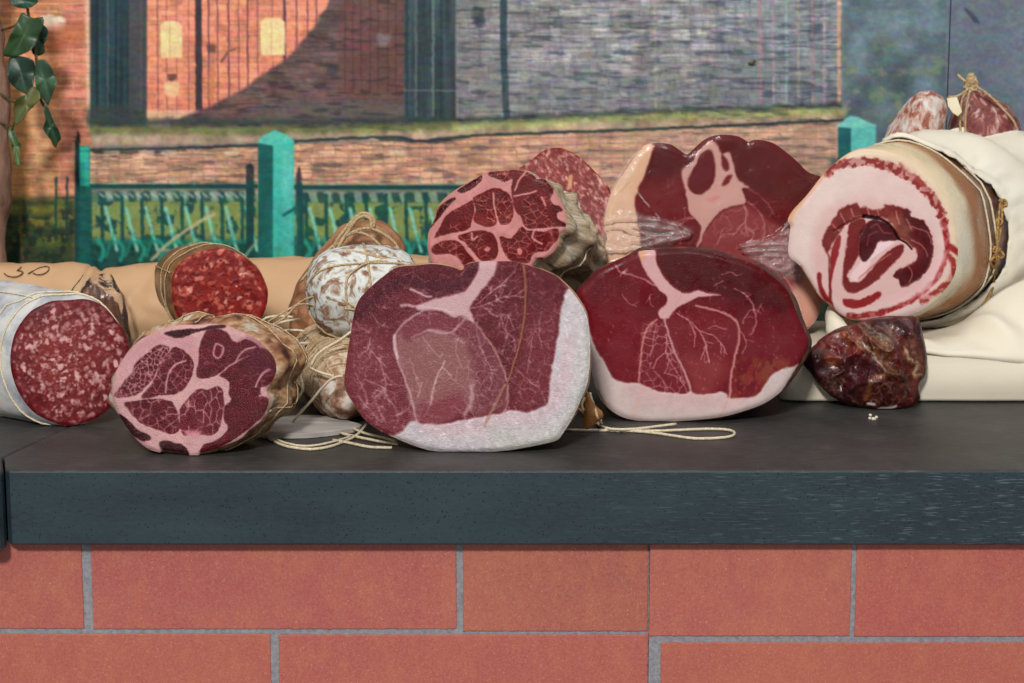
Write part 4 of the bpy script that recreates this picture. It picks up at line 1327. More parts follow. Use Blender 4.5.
# ---------------------------------------------------------------- red salami behind the coppa
o_, s_ = (0, 230), 2.847
C_out = [(488, 150), (496, 118), (515, 92), (560, 66), (620, 52), (680, 68), (730, 108), (758, 160), (762, 195), (756, 225), (740, 255), (710, 280), (670, 296), (620, 300), (570, 292), (530, 272), (505, 245), (492, 205)]
c = Canvas(165, 240, 275, 342, .35, (144, 42, 40)).tr(o_[0], o_[1], s_)
one = np.ones_like(c.X)
c.mottle(one, .2, 9, 1); c.mottle(one, .12, 3, 2)
c.grains(one, (160, 66, 60), 500, 1, 2.6, 21, 1.9, None, .55)
c.grains(one, (196, 104, 88), 240, 1.1, 3.2, 22, 2.2, None, .8)
c.grains(one, (212, 150, 140), 60, 1.2, 3.0, 24, 2.0, None, .9)
c.grains(one, (110, 24, 30), 320, .8, 2.4, 23, 1.8, None, .7)
Cs = Loaf(px(o_, s_, C_out), at_y(220, 300, .285), (.10, -1, .08), (-.43, 1, -.02), .11,
          [(0, 1), (.03, 1.03), (.1, 1.05), (.4, 1.0), (1, .8)], c, 240, 64, .0008, .0012, .001, bnoise=(.0014, 40), seed=15)
M_GOLD = mat_noise('brown_glossy_casing', [(.3, (64, 38, 24)), (.5, (116, 76, 44)), (.7, (170, 124, 74))], 45, 5, .3, .6, .7, .001, 140, (1, 1, 1), 1)
t = thing('salami', Cs.base(), 'bright red coarse salami in a glossy brown casing, lying above the front coppa', 'salami')
Cs.build(t, M_SALAMI, M_GOLD)
mb = MB()
for tt, tl in ((.16, 2), (.3, -2)):
    mb.tube(Cs.ring_path(tt, .001, tl), .0006, 6, True, 1)
for k in (135,):
    mb.tube(Cs.long_path(k, .01, .9, .001), .0007, 5, False, 1)
mb.build('twine', M_TWINE, t)

# ---------------------------------------------------------------- netted salami (F) pointing at the viewer
rF = .0325
e = at_z(347, 427)
base = Vector((e.x, e.y + .018, 0))
path = [(base.x - .001, base.y - .012, .030), (base.x - .006, base.y + .03, rF + .001), (base.x - .020, base.y + .08, rF + .002), (base.x - .034, base.y + .13, rF + .001), (base.x - .04, base.y + .15, rF)]
V, F, rings = sausage_geo(path, egg(rF, .42), 56, 70, .003, 34, 21)
tF = thing('salami', (base.x - .02, base.y + .07, 0), 'twine-wrapped mould-dusted salami tucked beneath the white one, its spiral tip facing out', 'salami')
mesh_obj('casing', V, F, M_NET, tF)
mb = MB()
for i, u in enumerate([.06 + .045 * k for k in range(19)]):
    rp = ring_at(rings, u, .0007)
    n_ = len(rp)
    nx_ = ring_at(rings, min(.97, u + .03 * math.sin(i * 1.7)), .0007)
    pts = [rp[k].lerp(nx_[k], .5 + .5 * math.sin(2 * math.pi * k / n_ + i)) for k in range(n_)]
    mb.tube(pts, .0008, 5, True, 1)
for k in (4, 12, 20, 44, 50):
    mb.tube([Vector((r[2][k].x, r[2][k].y, max(.001, r[2][k].z))) + (r[2][k] - r[1]).normalized() * .0007 for r in rings[3:-3]], .0008, 5, False, 1)
mb.build('twine', M_TWINE, tF)
M_TIP = mat_noise('brown_casing_tip', [(.35, (96, 60, 44)), (.5, (160, 124, 100)), (.62, (206, 196, 184))], 90, 5, .6, .4, .8, .001, 300)
tip = at_y(343, 402, base.y - .024)
V, F, r_ = sausage_geo([tip + Vector((0, -.006, .0)), tip + Vector((0, .008, 0)), tip + Vector((-.001, .03, .002))], [(0, .003), (.08, .009), (.3, .014), (.6, .02), (1, .024)], 32, 20, .002, 80, 4)
mesh_obj('casing_tip', V, F, M_TIP, tF)

# ---------------------------------------------------------------- white moulded sausage (E)
cE = at_y(360, 292, .235)
hw = .047; hh = .0395
zE = cE.z
pathE = [(cE.x - hw, .228, zE - .003), (cE.x - hw * .5, .232, zE - .001), (cE.x, .236, zE), (cE.x + hw * .5, .240, zE + .001), (cE.x + hw * 1.15, .244, zE + .001)]
radE = [(0, .004), (.02, .016), (.06, .026), (.13, .034), (.22, .0385), (.4, .0405), (.6, .0405), (.8, .037), (.9, .031), (.96, .022), (1, .006)]
V, F, rings = sausage_geo(pathE, radE, 64, 70, .0018, 30, 8)
tE = thing('salami', (cE.x, .236, zE - .04), 'short plump salami covered in white mould, tied with crossed twine', 'salami')
mesh_obj('casing', V, F, M_MOULD, tE)
mb = MB()
mb.tube(ring_at(rings, .52, .0009), .001, 6, True, 1)
for k in (38, 52, 8):
    mb.tube([r[2][k] + (r[2][k] - r[1]).normalized() * .0009 for r in rings[4:-4]], .0009, 6, False, 1)
def surfE(pxx, pyy):
    """point on the front of the plump salami under a given pixel"""
    r = ray(pxx, pyy).normalized()
    C0 = Vector((cE.x, .236, zE))
    a, b = .052, .041
    S = Vector((1 / a, 1 / b, 1 / b))
    o2 = Vector([(CAM[i] - C0[i]) * S[i] for i in range(3)]); d2 = Vector([r[i] * S[i] for i in range(3)])
    A_, B_, C_ = d2.dot(d2), 2 * o2.dot(d2), o2.dot(o2) - 1
    D = B_ * B_ - 4 * A_ * C_
    tt = (-B_ - math.sqrt(max(0, D))) / (2 * A_)
    return CAM + r * tt - r * .001
for P in ([(262, 330), (284, 318), (300, 302), (318, 296), (336, 297), (350, 304), (362, 312)], [(268, 300 + 22), (300, 304), (325, 308), (350, 309), (372, 312)],
          [(392, 262), (370, 262), (352, 272), (346, 284), (347, 305), (349, 330)], [(330, 256), (350, 251), (375, 256), (395, 262)]):
    mb.tube([surfE(*p) if 308 < p[0] < 408 else at_y(p[0], p[1], .215) for p in P], .0011, 6, False, 3)
mb.build('twine', M_TWINE, tE)

# ---------------------------------------------------------------- brown dried piece behind (G)
G_out = [(289, 330), (289, 312), (295, 294), (300, 280), (308, 268), (318, 255), (330, 243), (338, 233), (352, 227), (366, 226), (378, 229), (390, 237), (398, 248), (401, 262), (402, 300), (399, 350), (382, 378), (345, 387), (308, 378), (291, 352)]
Gp = Loaf(G_out, at_z(345, 387.5), (0, -1, .10), (.06, 1, 0), .05, [(0, 1), (.2, 1.06), (.6, 1.02), (1, .8)], None, 160, 30, 0, .012, .018, bnoise=(.004, 30), seed=31)
for i, v in enumerate(Gp.V):
    k = n3(v, 32, 5) * .009 + abs(n3(v, 70, 7)) * .008
    v += Vector((0, -1, 0)) * k
M_G = mat_noise('brown_dried_casing', [(.25, (98, 56, 36)), (.5, (156, 104, 70)), (.72, (190, 144, 104))], 32, 6, .55, .4, .9, .002, 110, (1, 1, 1), 1)
t = thing('dried_sausage', Gp.base(), 'knobbly brown dried sausage bundle standing behind the plump white-moulded salami', 'sausage')
mesh_obj('casing', Gp.V + Gp.bV, Gp.F + [tuple(i + len(Gp.V) for i in f) for f in Gp.bF], M_G, t)
mb = MB()
yG = Gp.P.y + .0
def gp(pts, dy=-.022): return [at_y(p[0], p[1], yG + dy) for p in pts]
mb.tube(gp([(334, 262), (338, 248), (345, 236), (352, 225), (358, 218), (366, 216), (371, 220), (371, 230)]), .0022, 6)
mb.tube(gp([(331, 262), (335, 244), (343, 232), (351, 222), (360, 214), (369, 214), (374, 220), (374, 228)]), .0016, 6)
mb.tube(gp([(350, 233), (366, 228), (380, 232), (392, 240), (399, 250), (398, 258)]), .0016, 6)
mb.tube(gp([(340, 240), (356, 232), (372, 238), (386, 252)]), .0015, 6)
mb.tube(gp([(300, 282), (312, 268), (326, 252), (338, 242)]), .0013, 6)
mb.build('twine', M_TWINE, t)

# ---------------------------------------------------------------- coppa on top
o_, s_ = (420, 160), 5.253
H_out = [(38, 450), (44, 380), (68, 322), (84, 270), (108, 222), (150, 182), (198, 148), (246, 122), (298, 92), (330, 72), (360, 62), (420, 58), (480, 50), (540, 53), (588, 76), (612, 92), (645, 96), (682, 122), (702, 160), (735, 208), (756, 260), (768, 312), (762, 362), (730, 396), (722, 448), (692, 492), (645, 518), (612, 520), (596, 550), (560, 590), (500, 630), (420, 650), (320, 650), (220, 630), (130, 600), (72, 550), (46, 500)]
c = Canvas(424, 162, 570, 290, .35, (190, 128, 130)).tr(o_[0], o_[1], s_)
one = np.ones_like(c.X)
c.mottle(one, .07, 14, 1); c.mottle(one, .05, 3, 2)
regs = [([(200, 155), (240, 130), (300, 92), (325, 82), (320, 110), (282, 145), (235, 172), (206, 170)], 1), ([(84, 300), (88, 262), (122, 228), (172, 200), (186, 206), (152, 240), (112, 290), (62, 350), (52, 348)], 1),
        ([(358, 64), (420, 58), (500, 50), (570, 60), (606, 84), (612, 104), (650, 98), (690, 140), (697, 180), (682, 205), (702, 235), (732, 242), (748, 268), (720, 282), (725, 312), (756, 330), (765, 348), (700, 353), (640, 361), (570, 359), (545, 340), (528, 300), (498, 260), (488, 210), (480, 150), (482, 100), (440, 118), (400, 100), (368, 88)], 0),
        ([(75, 408), (108, 350), (140, 292), (180, 262), (230, 236), (275, 215), (285, 270), (272, 322), (256, 362), (200, 378), (120, 396)], 0), ([(278, 202), (320, 177), (380, 151), (432, 156), (470, 186), (490, 240), (486, 300), (465, 335), (430, 341), (410, 326), (390, 346), (340, 351), (300, 335), (280, 312), (292, 260)], 0),
        ([(60, 462), (110, 430), (180, 420), (222, 450), (252, 490), (290, 530), (300, 560), (260, 590), (230, 560), (200, 515), (150, 495), (100, 498), (68, 490)], 0), ([(198, 402), (270, 378), (330, 371), (380, 386), (406, 430), (411, 480), (396, 520), (350, 530), (320, 526), (280, 485), (240, 440)], 0),
        ([(422, 402), (480, 412), (530, 352), (560, 372), (600, 372), (650, 376), (724, 362), (722, 420), (692, 445), (664, 480), (600, 490), (572, 540), (540, 542), (480, 532), (440, 482), (424, 430)], 0), ([(592, 556), (612, 520), (650, 516), (620, 560)], 0)]
lean = np.zeros_like(one)
for i, (r, d) in enumerate(regs):
    mm = c.poly(r, .6, .9, 4, 20 + i)
    lean = np.maximum(lean, mm)
    c.put(mm, (62, 12, 18) if d else (106, 24, 30), 1, -.3)
c.put(c.poly([(640, 90), (770, 220), (770, 360), (720, 350), (690, 200)], 6, 2) * lean, (70, 12, 18), .7)
c.put((c.poly([(300, 300), (470, 260), (470, 340), (300, 345)], 6, 2)) * lean, (128, 50, 46), .6)
c.mottle(lean, .16, 8, 3); c.mottle(lean, .1, 3, 4)
c.cells(lean, 8, .7, (194, 134, 132), .7, 61, .46)
c.cells(lean, 4, .55, (176, 104, 104), .4, 62, .5)
for Ls in ([(385, 175), (388, 240), (405, 300), (412, 330)], [(495, 190), (560, 178), (610, 160)], [(555, 60), (520, 110), (500, 160)], [(270, 385), (280, 420), (300, 400)], [(600, 370), (590, 410), (640, 440)], [(640, 195), (660, 240)]):
    c.put(c.line(Ls, 2, .6, .8), (206, 142, 144), .85)
c.put(c.poly([(512, 470), (525, 462), (538, 475), (532, 498), (516, 496)], .8, .5), (206, 130, 132), .9)
c.put(c.poly([(338, 465), (355, 455), (372, 468), (360, 480), (342, 478)], .8, .5), (206, 140, 140), .8)
c.put(c.line([(46, 452), (84, 272), (200, 145), (330, 70), (480, 48), (590, 74), (690, 122), (768, 310), (722, 450)], 1.2, .6, .4), (176, 136, 96), .6)
Hc = Loaf(px(o_, s_, H_out), at_y(495, 280, .195), (-.12, -1, .12), (.46, 1, -.38), .17,
          [(0, 1), (.04, 1.02), (.25, 1.0), (.7, .82), (1, .6)], c, 400, 100, .0009, .0018, .0008, bnoise=(.009, 40), seed=17)
t = thing('coppa', Hc.base(), 'cut coppa in grey mouldy casing resting above and behind the two front hams', 'cured meat')
Hc.build(t, M_FACE, M_ATTRSKIN, 'cut_face', 'casing', bodycol(0, 6, [(92, 74, 58), (168, 140, 108), (204, 184, 154), (160, 136, 108), (216, 204, 184), (110, 86, 68)], 85))
mb = MB()
for tt, tl in ((.34, 0),):
    mb.tube(Hc.ring_path(tt, .0012, tl), .0012, 6, True, 1)
for k in ():
    mb.tube(Hc.long_path(k, .02, .9, .0012), .0010, 6, False, 1)
mb.build('twine', M_TWINE_PALE, t)

# ---------------------------------------------------------------- slanting salami behind
o_, s_ = (400, 120), 3.796
I_out = [(446, 190), (470, 170), (500, 148), (530, 124), (560, 108), (590, 104), (622, 107), (680, 138), (740, 194), (790, 250), (806, 300), (804, 360), (795, 420), (775, 465), (735, 475), (680, 450), (600, 390), (530, 310), (475, 245)]
c = Canvas(512, 140, 620, 252, .35, (138, 58, 60)).tr(o_[0], o_[1], s_)
one = np.ones_like(c.X)
c.mottle(one, .16, 9, 1)
c.grains(one, (182, 126, 120), 900, .6, 1.6, 31, 3.2, .95, .7)
c.grains(one, (196, 156, 146), 300, .6, 1.9, 32, 3.2, .95, .8)
c.grains(one, (132, 40, 48), 500, .6, 1.6, 33, 3, .95, .6)
c.put(c.poly([(640, 215), (655, 210), (650, 260), (636, 262)], 1, .8), (206, 150, 110), .8)
Is = Loaf(px(o_, s_, I_out), at_y(567, 190, .37), (-.1, -1, .45), (-.02, .62, -.78), .20,
          [(0, 1), (.02, 1.03), (.1, 1.05), (.6, 1.0), (1, .7)], c, 240, 64, .0006, .0012, .0008, bnoise=(.003, 30), seed=19)
t = thing('salami', Is.base(), 'salami cut on the slant with streaky pink face, leaning behind the upper coppa', 'salami')
Is.build(t, M_SALAMI, M_PALE)
mb = MB()
for tt, tl in ((.02, 0), (.15, 2), (.35, -2)):
    mb.tube(Is.ring_path(tt, .001, tl), .001, 6, True, 1)
mb.build('twine', M_TWINE, t)

# ---------------------------------------------------------------- back ham in film
o_, s_ = (590, 120), 3.796
J_px = [(603, 250), (604, 225), (606, 209), (611, 194), (618, 180), (627, 166), (637, 153), (648, 144.2), (669, 144), (681, 151), (687, 154.5), (692, 151), (697, 146), (706, 139), (719, 134.8), (737, 136), (745, 140), (749, 142), (756, 139.6), (772, 142.5), (785, 151), (798, 162), (807, 171), (814, 174.5), (821, 177), (825, 190), (828, 210), (828, 240), (826, 275), (823, 300), (816, 321), (802, 334), (782, 343), (766, 358), (742, 375), (705, 385), (670, 383), (638, 370), (615, 335), (606, 295)]
c = Canvas(598, 130, 834, 395, .5, (112, 18, 28)).tr(o_[0], o_[1], s_)
one = np.ones_like(c.X)
c.mottle(one, .12, 22, 1); c.mottle(one, .06, 4, 2)
c.put(c.poly([(380, 120), (440, 60), (600, 70), (800, 160), (890, 210), (800, 300), (700, 280), (600, 250), (550, 160), (480, 90)], 8, 5, 14, 3), (100, 14, 22), .8)
c.put(c.poly([(640, 110), (740, 130), (780, 240), (700, 260), (620, 200), (600, 140)], 14, 5, 14, 3), (114, 26, 32), .7)
c.put(c.poly([(230, 95), (330, 105), (380, 150), (350, 200), (250, 240), (215, 190)], 6, 4, 14, 3), (98, 16, 24), .7)
c.put(c.poly([(190, 260), (350, 220), (380, 330), (420, 400), (410, 480), (200, 480)], 8, 4, 14, 4), (142, 44, 54), .8)
low = c.poly([(410, 490), (430, 420), (480, 360), (540, 325), (600, 320), (660, 360), (720, 400), (760, 420), (900, 420), (900, 560), (860, 700), (700, 800), (300, 800), (380, 600)], 3, 3, 12, 5)
c.put(low, (166, 82, 90), .9)
c.put(c.poly([(600, 320), (660, 360), (740, 400), (800, 330), (700, 290), (600, 270)], 6, 4, 10, 5), (128, 30, 42), .7)
FJ = (206, 158, 152)
c.put(c.poly([(455, 78), (482, 92), (500, 128), (532, 124), (546, 170), (560, 222), (602, 256), (577, 262), (592, 312), (540, 326), (490, 350), (452, 392), (432, 424), (412, 482), (404, 484), (418, 430), (416, 398), (378, 350), (368, 300), (354, 240), (350, 192), (388, 168), (400, 128), (430, 98)], 1, 1.2, 5, 10), FJ, 1, .5)
c.put(c.poly([(402, 168), (430, 120), (460, 114), (474, 160), (470, 230), (440, 272), (400, 282), (372, 252), (376, 212)], 1, 1, 5, 11), (118, 28, 40))
c.put(c.poly([(500, 130), (520, 150), (526, 190), (504, 186)], 1, 1), (120, 28, 42))
c.put(c.poly([(500, 246), (520, 212), (538, 208), (528, 236), (510, 250)], 1, .8), (128, 40, 52), .9)
c.put(c.poly([(440, 300), (480, 288), (492, 296), (462, 312)], 1.2, 1), (206, 120, 116), .5)
c.put(c.poly([(40, 620), (50, 420), (58, 340), (75, 286), (100, 238), (140, 178), (180, 122), (215, 84), (244, 96), (226, 150), (206, 215), (180, 272), (172, 330), (185, 400), (195, 520), (180, 640)], 1.3, 1.5, 6, 12), (222, 178, 152), 1, .5)
c.put(c.poly([(60, 340), (110, 240), (180, 130), (215, 100), (190, 180), (150, 260), (110, 340), (80, 440), (55, 440)], 4, 2), (224, 182, 144), .6)
for L, w in (([(580, 315), (592, 350), (590, 400), (598, 440)], 2), ([(592, 380), (560, 420), (540, 440)], 1.6), ([(600, 310), (650, 360), (662, 410), (655, 460)], 1.8), ([(590, 400), (620, 430), (610, 470)], 1.4), ([(340, 400), (380, 370), (410, 380)], 1.8), ([(325, 400), (350, 440), (340, 470)], 1.5),
             ([(480, 470), (500, 440), (530, 430)], 1.4), ([(590, 256), (660, 300), (700, 360)], 1.3), ([(250, 430), (300, 400), (370, 370)], 1.4)):
    c.tree(L, w * .6, (206, 146, 150), .7, int(L[0][0] * 5 + L[1][1]), 3, 8, 1)
c.veins(low, (206, 140, 146), 9, .7, 71, .5, .5)
c.grains(one, (190, 110, 116), 130, .4, 1.0, 5, 2.6, 2.4, .6)
c.put(c.poly([(768, 640), (800, 600), (828, 560), (880, 500), (900, 700), (860, 860), (760, 880), (740, 800)], 4, 3, 10), (222, 170, 150), .9)
yJ = .345
nJ = Vector((.02, -1, .04)).normalized()
Jh = Loaf(J_px, at_y(715, 385, yJ), nJ, (.0, 1, -.12), .075, [(0, 1), (.06, .99), (.5, .98), (1, .85)], c, 460, 110, .0010, .002, .001, bnoise=(.0025, 22), seed=41)
tJ_ = thing('ham', Jh.base(), 'upright halved ham at the back wrapped in clear film, heart-shaped notch on top', 'ham')
Jh.build(tJ_, M_FACE, M_RIND, 'cut_face', 'rind')
# clear film over the face
def film_mat(name, use_haze_glints):
    m = NT(name)
    tr = m.n('ShaderNodeBsdfTransparent'); gl = m.n('ShaderNodeBsdfGlossy'); gl.inputs['Roughness'].default_value = .22
    df = m.n('ShaderNodeBsdfDiffuse'); df.inputs['Color'].default_value = (1, .97, .92, 1)
    mx = m.n('ShaderNodeMixShader'); m2 = m.n('ShaderNodeMixShader')
    fr = m.n('ShaderNodeFresnel'); fr.inputs['IOR'].default_value = 1.34
    bn = m.bump(m.noise(m.coords(), 60, 3, .5, 1.5), .4, .003)
    m.l(bn, fr.inputs['Normal']); m.l(bn, gl.inputs['Normal']); m.l(bn, df.inputs['Normal'])
    if use_haze_glints:
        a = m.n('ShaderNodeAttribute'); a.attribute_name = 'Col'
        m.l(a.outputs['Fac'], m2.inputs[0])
    else:
        m2.inputs[0].default_value = .02
    m.l(tr.outputs[0], m2.inputs[1]); m.l(df.outputs[0], m2.inputs[2])
    m.l(fr.outputs[0], mx.inputs[0]); m.l(m2.outputs[0], mx.inputs[1]); m.l(gl.outputs[0], mx.inputs[2])
    out = [x for x in m.t.nodes if x.type == 'OUTPUT_MATERIAL'][0]
    m.l(mx.outputs[0], out.inputs[0])
    return m.m
M_FILM = film_mat('clear_film', False)
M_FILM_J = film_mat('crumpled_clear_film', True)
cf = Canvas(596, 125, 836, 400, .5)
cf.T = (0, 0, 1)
crease_glints = np.zeros_like(cf.X)
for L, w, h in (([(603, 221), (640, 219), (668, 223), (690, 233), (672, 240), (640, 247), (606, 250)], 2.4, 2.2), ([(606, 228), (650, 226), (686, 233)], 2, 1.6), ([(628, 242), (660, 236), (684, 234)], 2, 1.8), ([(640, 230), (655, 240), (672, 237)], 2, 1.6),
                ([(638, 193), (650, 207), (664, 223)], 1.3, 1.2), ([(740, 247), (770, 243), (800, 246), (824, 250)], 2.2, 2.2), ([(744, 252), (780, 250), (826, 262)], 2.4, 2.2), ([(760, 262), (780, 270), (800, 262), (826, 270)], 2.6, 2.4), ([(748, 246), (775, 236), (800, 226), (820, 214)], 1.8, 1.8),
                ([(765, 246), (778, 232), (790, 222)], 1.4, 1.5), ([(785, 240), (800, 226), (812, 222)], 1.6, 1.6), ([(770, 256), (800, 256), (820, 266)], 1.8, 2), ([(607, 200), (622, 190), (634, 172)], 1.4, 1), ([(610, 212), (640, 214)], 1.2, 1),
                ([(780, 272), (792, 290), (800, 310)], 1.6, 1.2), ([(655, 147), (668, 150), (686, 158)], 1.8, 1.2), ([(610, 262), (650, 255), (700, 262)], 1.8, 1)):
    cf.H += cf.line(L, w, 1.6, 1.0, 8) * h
    crease_glints = np.maximum(crease_glints, cf.line(L, w * .5, .7, 1.0, 8) * .5 * sstep(.4, .6, cf.n(7, 19)))  # highlights along the creases, painted as whiter film
haze_glints = crease_glints.copy()
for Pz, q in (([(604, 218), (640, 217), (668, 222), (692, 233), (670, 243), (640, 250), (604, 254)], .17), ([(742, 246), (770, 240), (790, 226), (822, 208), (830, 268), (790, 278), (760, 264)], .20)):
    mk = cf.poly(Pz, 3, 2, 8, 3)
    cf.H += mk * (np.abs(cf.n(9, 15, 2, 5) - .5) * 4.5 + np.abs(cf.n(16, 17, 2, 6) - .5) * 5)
    haze_glints = np.maximum(haze_glints, mk * q)
haze_glints = np.maximum(haze_glints, cf.poly([(603, 200), (628, 160), (640, 150), (632, 200), (636, 215), (604, 220)], 2, 1) * .12)
cf.C[:] = (255 * np.clip(haze_glints * (.3 + cf.n(6, 21)) + .002, 0, 1) ** (1 / 2.2))[..., None]
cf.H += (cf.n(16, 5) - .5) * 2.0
xs, ys = [], []
nfv = len(Jh.V)
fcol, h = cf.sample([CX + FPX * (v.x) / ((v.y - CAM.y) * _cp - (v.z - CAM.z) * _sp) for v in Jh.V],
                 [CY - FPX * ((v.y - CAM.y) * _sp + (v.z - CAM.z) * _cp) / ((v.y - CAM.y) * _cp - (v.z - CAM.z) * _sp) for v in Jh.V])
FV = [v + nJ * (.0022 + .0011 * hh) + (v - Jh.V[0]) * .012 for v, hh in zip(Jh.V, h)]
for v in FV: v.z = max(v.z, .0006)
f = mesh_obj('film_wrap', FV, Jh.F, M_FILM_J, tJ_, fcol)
f['label'] = 'clear crinkled plastic film'

# ---------------------------------------------------------------- cloth, folded layer first
M_CLOTH = mat_noise('cream_cotton', [(.3, (222, 210, 186)), (.6, (230, 221, 201)), (.8, (236, 229, 214))], 9, 3, .9, .15, .35, .0006, 900)
ZS = .047
xs0 = at_z(781, 402).x
YS = .262
tC = thing('cloth', (xs0 + .2, YS + .13, 0), 'cream cotton cloth folded on the worktop and draped up around the rolled pancetta', 'cloth')
V, F = [], []
nx, prof = 90, []
for k in range(7): prof.append((YS + .006 - .006 * math.sin(k / 6 * math.pi / 2), .002 + .004 * (1 - math.cos(k / 6 * math.pi / 2)) - .0015))
for k in range(1, 12): prof.append((YS - .0025 * math.sin(math.pi * k / 12), .0045 + (ZS - .014) * k / 12))
for k in range(9): prof.append((YS + .010 * (1 - math.cos(k / 8 * math.pi / 2)), ZS - .0095 + .0095 * math.sin(k / 8 * math.pi / 2)))
for k in range(1, 14): prof.append((YS + .010 + .160 * k / 13, ZS))
np_ = len(prof)
for i in range(nx + 1):
    u = i / nx
    x = xs0 + (.74 - xs0) * u
    e = min(1, (u * 22)) ** .5 if u < 1 / 22 else 1
    for (y, z) in prof:
        w = n3((x, y, z), 14, 2) * .0018 + n3((x * .3, y, z), 40, 3) * .0009
        zz = z * (.25 + .75 * e)
        if z > ZS - .012: zz += n3((x, y, 0), 18, 6) * .0025
        V.append(Vector((x + n3((x, y, z), 20, 1) * .002, y + w + (1 - e) * .012, max(.0006, zz))))
for i in range(nx):
    for k in range(np_ - 1):
        a = i * np_ + k
        F.append((a, a + np_, a + np_ + 1, a + 1))
F.append(tuple(range(np_)))
F.append(tuple(reversed(range(nx * np_, (nx + 1) * np_))))
F.append(tuple([i * np_ + np_ - 1 for i in range(nx + 1)] + [i * np_ for i in range(nx, -1, -1)]))
mesh_obj('folded_layer', V, F, M_CLOTH, tC)

# ---------------------------------------------------------------- pancetta
o_, s_ = (780, 140), 3.794
M_px = px(o_, s_, [(35, 440), (34, 380), (40, 330), (30, 304), (44, 275), (70, 245), (100, 212), (150, 148), (192, 103), (240, 64), (290, 40), (350, 34), (410, 44), (465, 62), (520, 92), (575, 140), (622, 196), (650, 250), (668, 320), (676, 400), (672, 470), (655, 530), (610, 590), (550, 640), (470, 672), (380, 686), (300, 684), (240, 668), (190, 628), (150, 594), (118, 545), (78, 480)])
c = Canvas(784, 144, 966, 325, .4, (214, 184, 182)).tr(o_[0], o_[1], s_)
one = np.ones_like(c.X)
c.put(c.poly([(40, 330), (160, 150), (250, 100), (340, 90), (250, 200), (150, 300), (150, 450), (130, 560), (40, 450)], 14, 4), (216, 194, 190), .9)
c.put(c.poly([(240, 60), (320, 34), (420, 40), (520, 90), (600, 160), (660, 260), (680, 400), (655, 560), (560, 650), (560, 620), (640, 500), (650, 400), (630, 290), (580, 190), (500, 120), (420, 80), (300, 66), (220, 90)], 3, 2), (218, 194, 168), .95)
c.put(c.poly([(30, 280), (60, 240), (110, 190), (180, 110), (240, 62), (250, 72), (190, 125), (120, 200), (60, 280), (40, 330)], 2.5, 1.5), (206, 150, 112), .8)
c.mottle(one, .03, 10, 2)
RD = (150, 54, 54)
band = [(180, 126), (215, 100), (250, 88), (300, 84), (350, 86), (400, 97), (450, 118), (490, 140), (530, 168), (570, 210), (600, 255), (620, 310), (632, 370), (632, 430), (618, 480), (590, 528), (550, 570), (500, 608), (440, 636), (380, 655), (310, 668), (262, 668)]
b1 = c.line(band[:12], 9, 1, 2.6, 3.5, 7)
gap = sstep(.40, .52, c.n(4.5, 31, 2)) * .55 + .45
c.put(b1 * gap, RD, .95, -.3)
c.put(c.line(band[11:], 5.5, 1, 1.6, 4, 8) * (gap * .6 + .4), (164, 52, 58), .95, -.3)
c.put(c.line([(455, 90), (490, 120), (530, 155), (560, 190)], 4, 1, 1.5, 4) * gap, (176, 84, 80), .7)
c.put(c.line([(645, 405), (672, 425), (690, 440)], 6, 1.2, 1), (164, 52, 56), .95)
c.put(c.line([(640, 440), (660, 470), (650, 520), (610, 565), (540, 612)], 6, 1.2, 2, 4) * gap, (166, 58, 60), .9)
c.put(c.poly([(585, 440), (560, 520), (500, 570), (420, 590), (430, 620), (540, 580), (600, 510), (625, 440)], 4, 3), (226, 176, 184), .8)
pk = c.poly([(120, 420), (140, 320), (200, 250), (290, 225), (400, 235), (500, 270), (580, 340), (590, 430), (540, 560), (430, 600), (300, 640), (180, 600), (130, 520)], 5, 3)
c.put(pk, (208, 164, 164), .7)
C1 = c.poly([(160, 392), (168, 360), (192, 318), (228, 262), (262, 248), (290, 240), (302, 256), (328, 252), (352, 264), (390, 262), (398, 246), (425, 250), (452, 254), (488, 268), (496, 290), (545, 310), (565, 345), (580, 392), (577, 450), (560, 490), (535, 520), (492, 548), (460, 556), (452, 530), (430, 518), (448, 492), (472, 482), (500, 470), (520, 440), (512, 410), (480, 385), (455, 372), (430, 326), (382, 292), (320, 290), (272, 300), (222, 358), (190, 412), (184, 438), (170, 420)], 1.2, 1.6, 4, 14)
c.put(C1, (132, 54, 54), 1, -.4)
c.put(C1 * c.poly([(480, 250), (620, 330), (620, 580), (420, 580), (430, 500), (520, 470), (530, 400), (460, 340)], 4, 3), (88, 24, 34), .95)
c.put(C1 * c.poly([(410, 290), (480, 300), (500, 380), (440, 350)], 4, 3), (150, 98, 84), .7)
c.mottle(C1, .16, 6, 3)
for L in ([(500, 330), (560, 350), (572, 390)], [(495, 380), (540, 400), (560, 440)], [(480, 470), (500, 500), (490, 540)], [(440, 270), (452, 320)], [(480, 300), (500, 340)], [(230, 280), (250, 320)], [(200, 320), (230, 350)], [(270, 260), (280, 290)], [(330, 260), (340, 285)], [(370, 265), (375, 290)]):
    c.put(c.line(L, 1.4, .6, 1), (206, 140, 146), .6)
st = c.poly([(268, 308), (322, 300), (316, 350), (302, 370), (296, 440), (262, 500), (256, 520), (296, 540), (340, 500), (372, 458), (432, 410), (470, 398), (462, 436), (430, 470), (372, 528), (330, 560), (290, 580), (258, 576), (236, 545), (242, 470), (254, 390)], 1, 1.2, 4, 15)
c.put(st, (130, 48, 52), 1, -.3)
c.put(c.poly([(262, 520), (300, 470), (310, 455), (345, 462), (330, 490), (300, 530), (270, 538)], 1.2, 1), (226, 190, 194))
c.put(c.line([(300, 525), (350, 480), (420, 430)], 1.6, .6, 1), (190, 110, 112), .8)
c.put(c.poly([(318, 460), (350, 435), (372, 388), (400, 384), (445, 376), (410, 405), (360, 440), (330, 462)], 1, .8), (226, 196, 204))
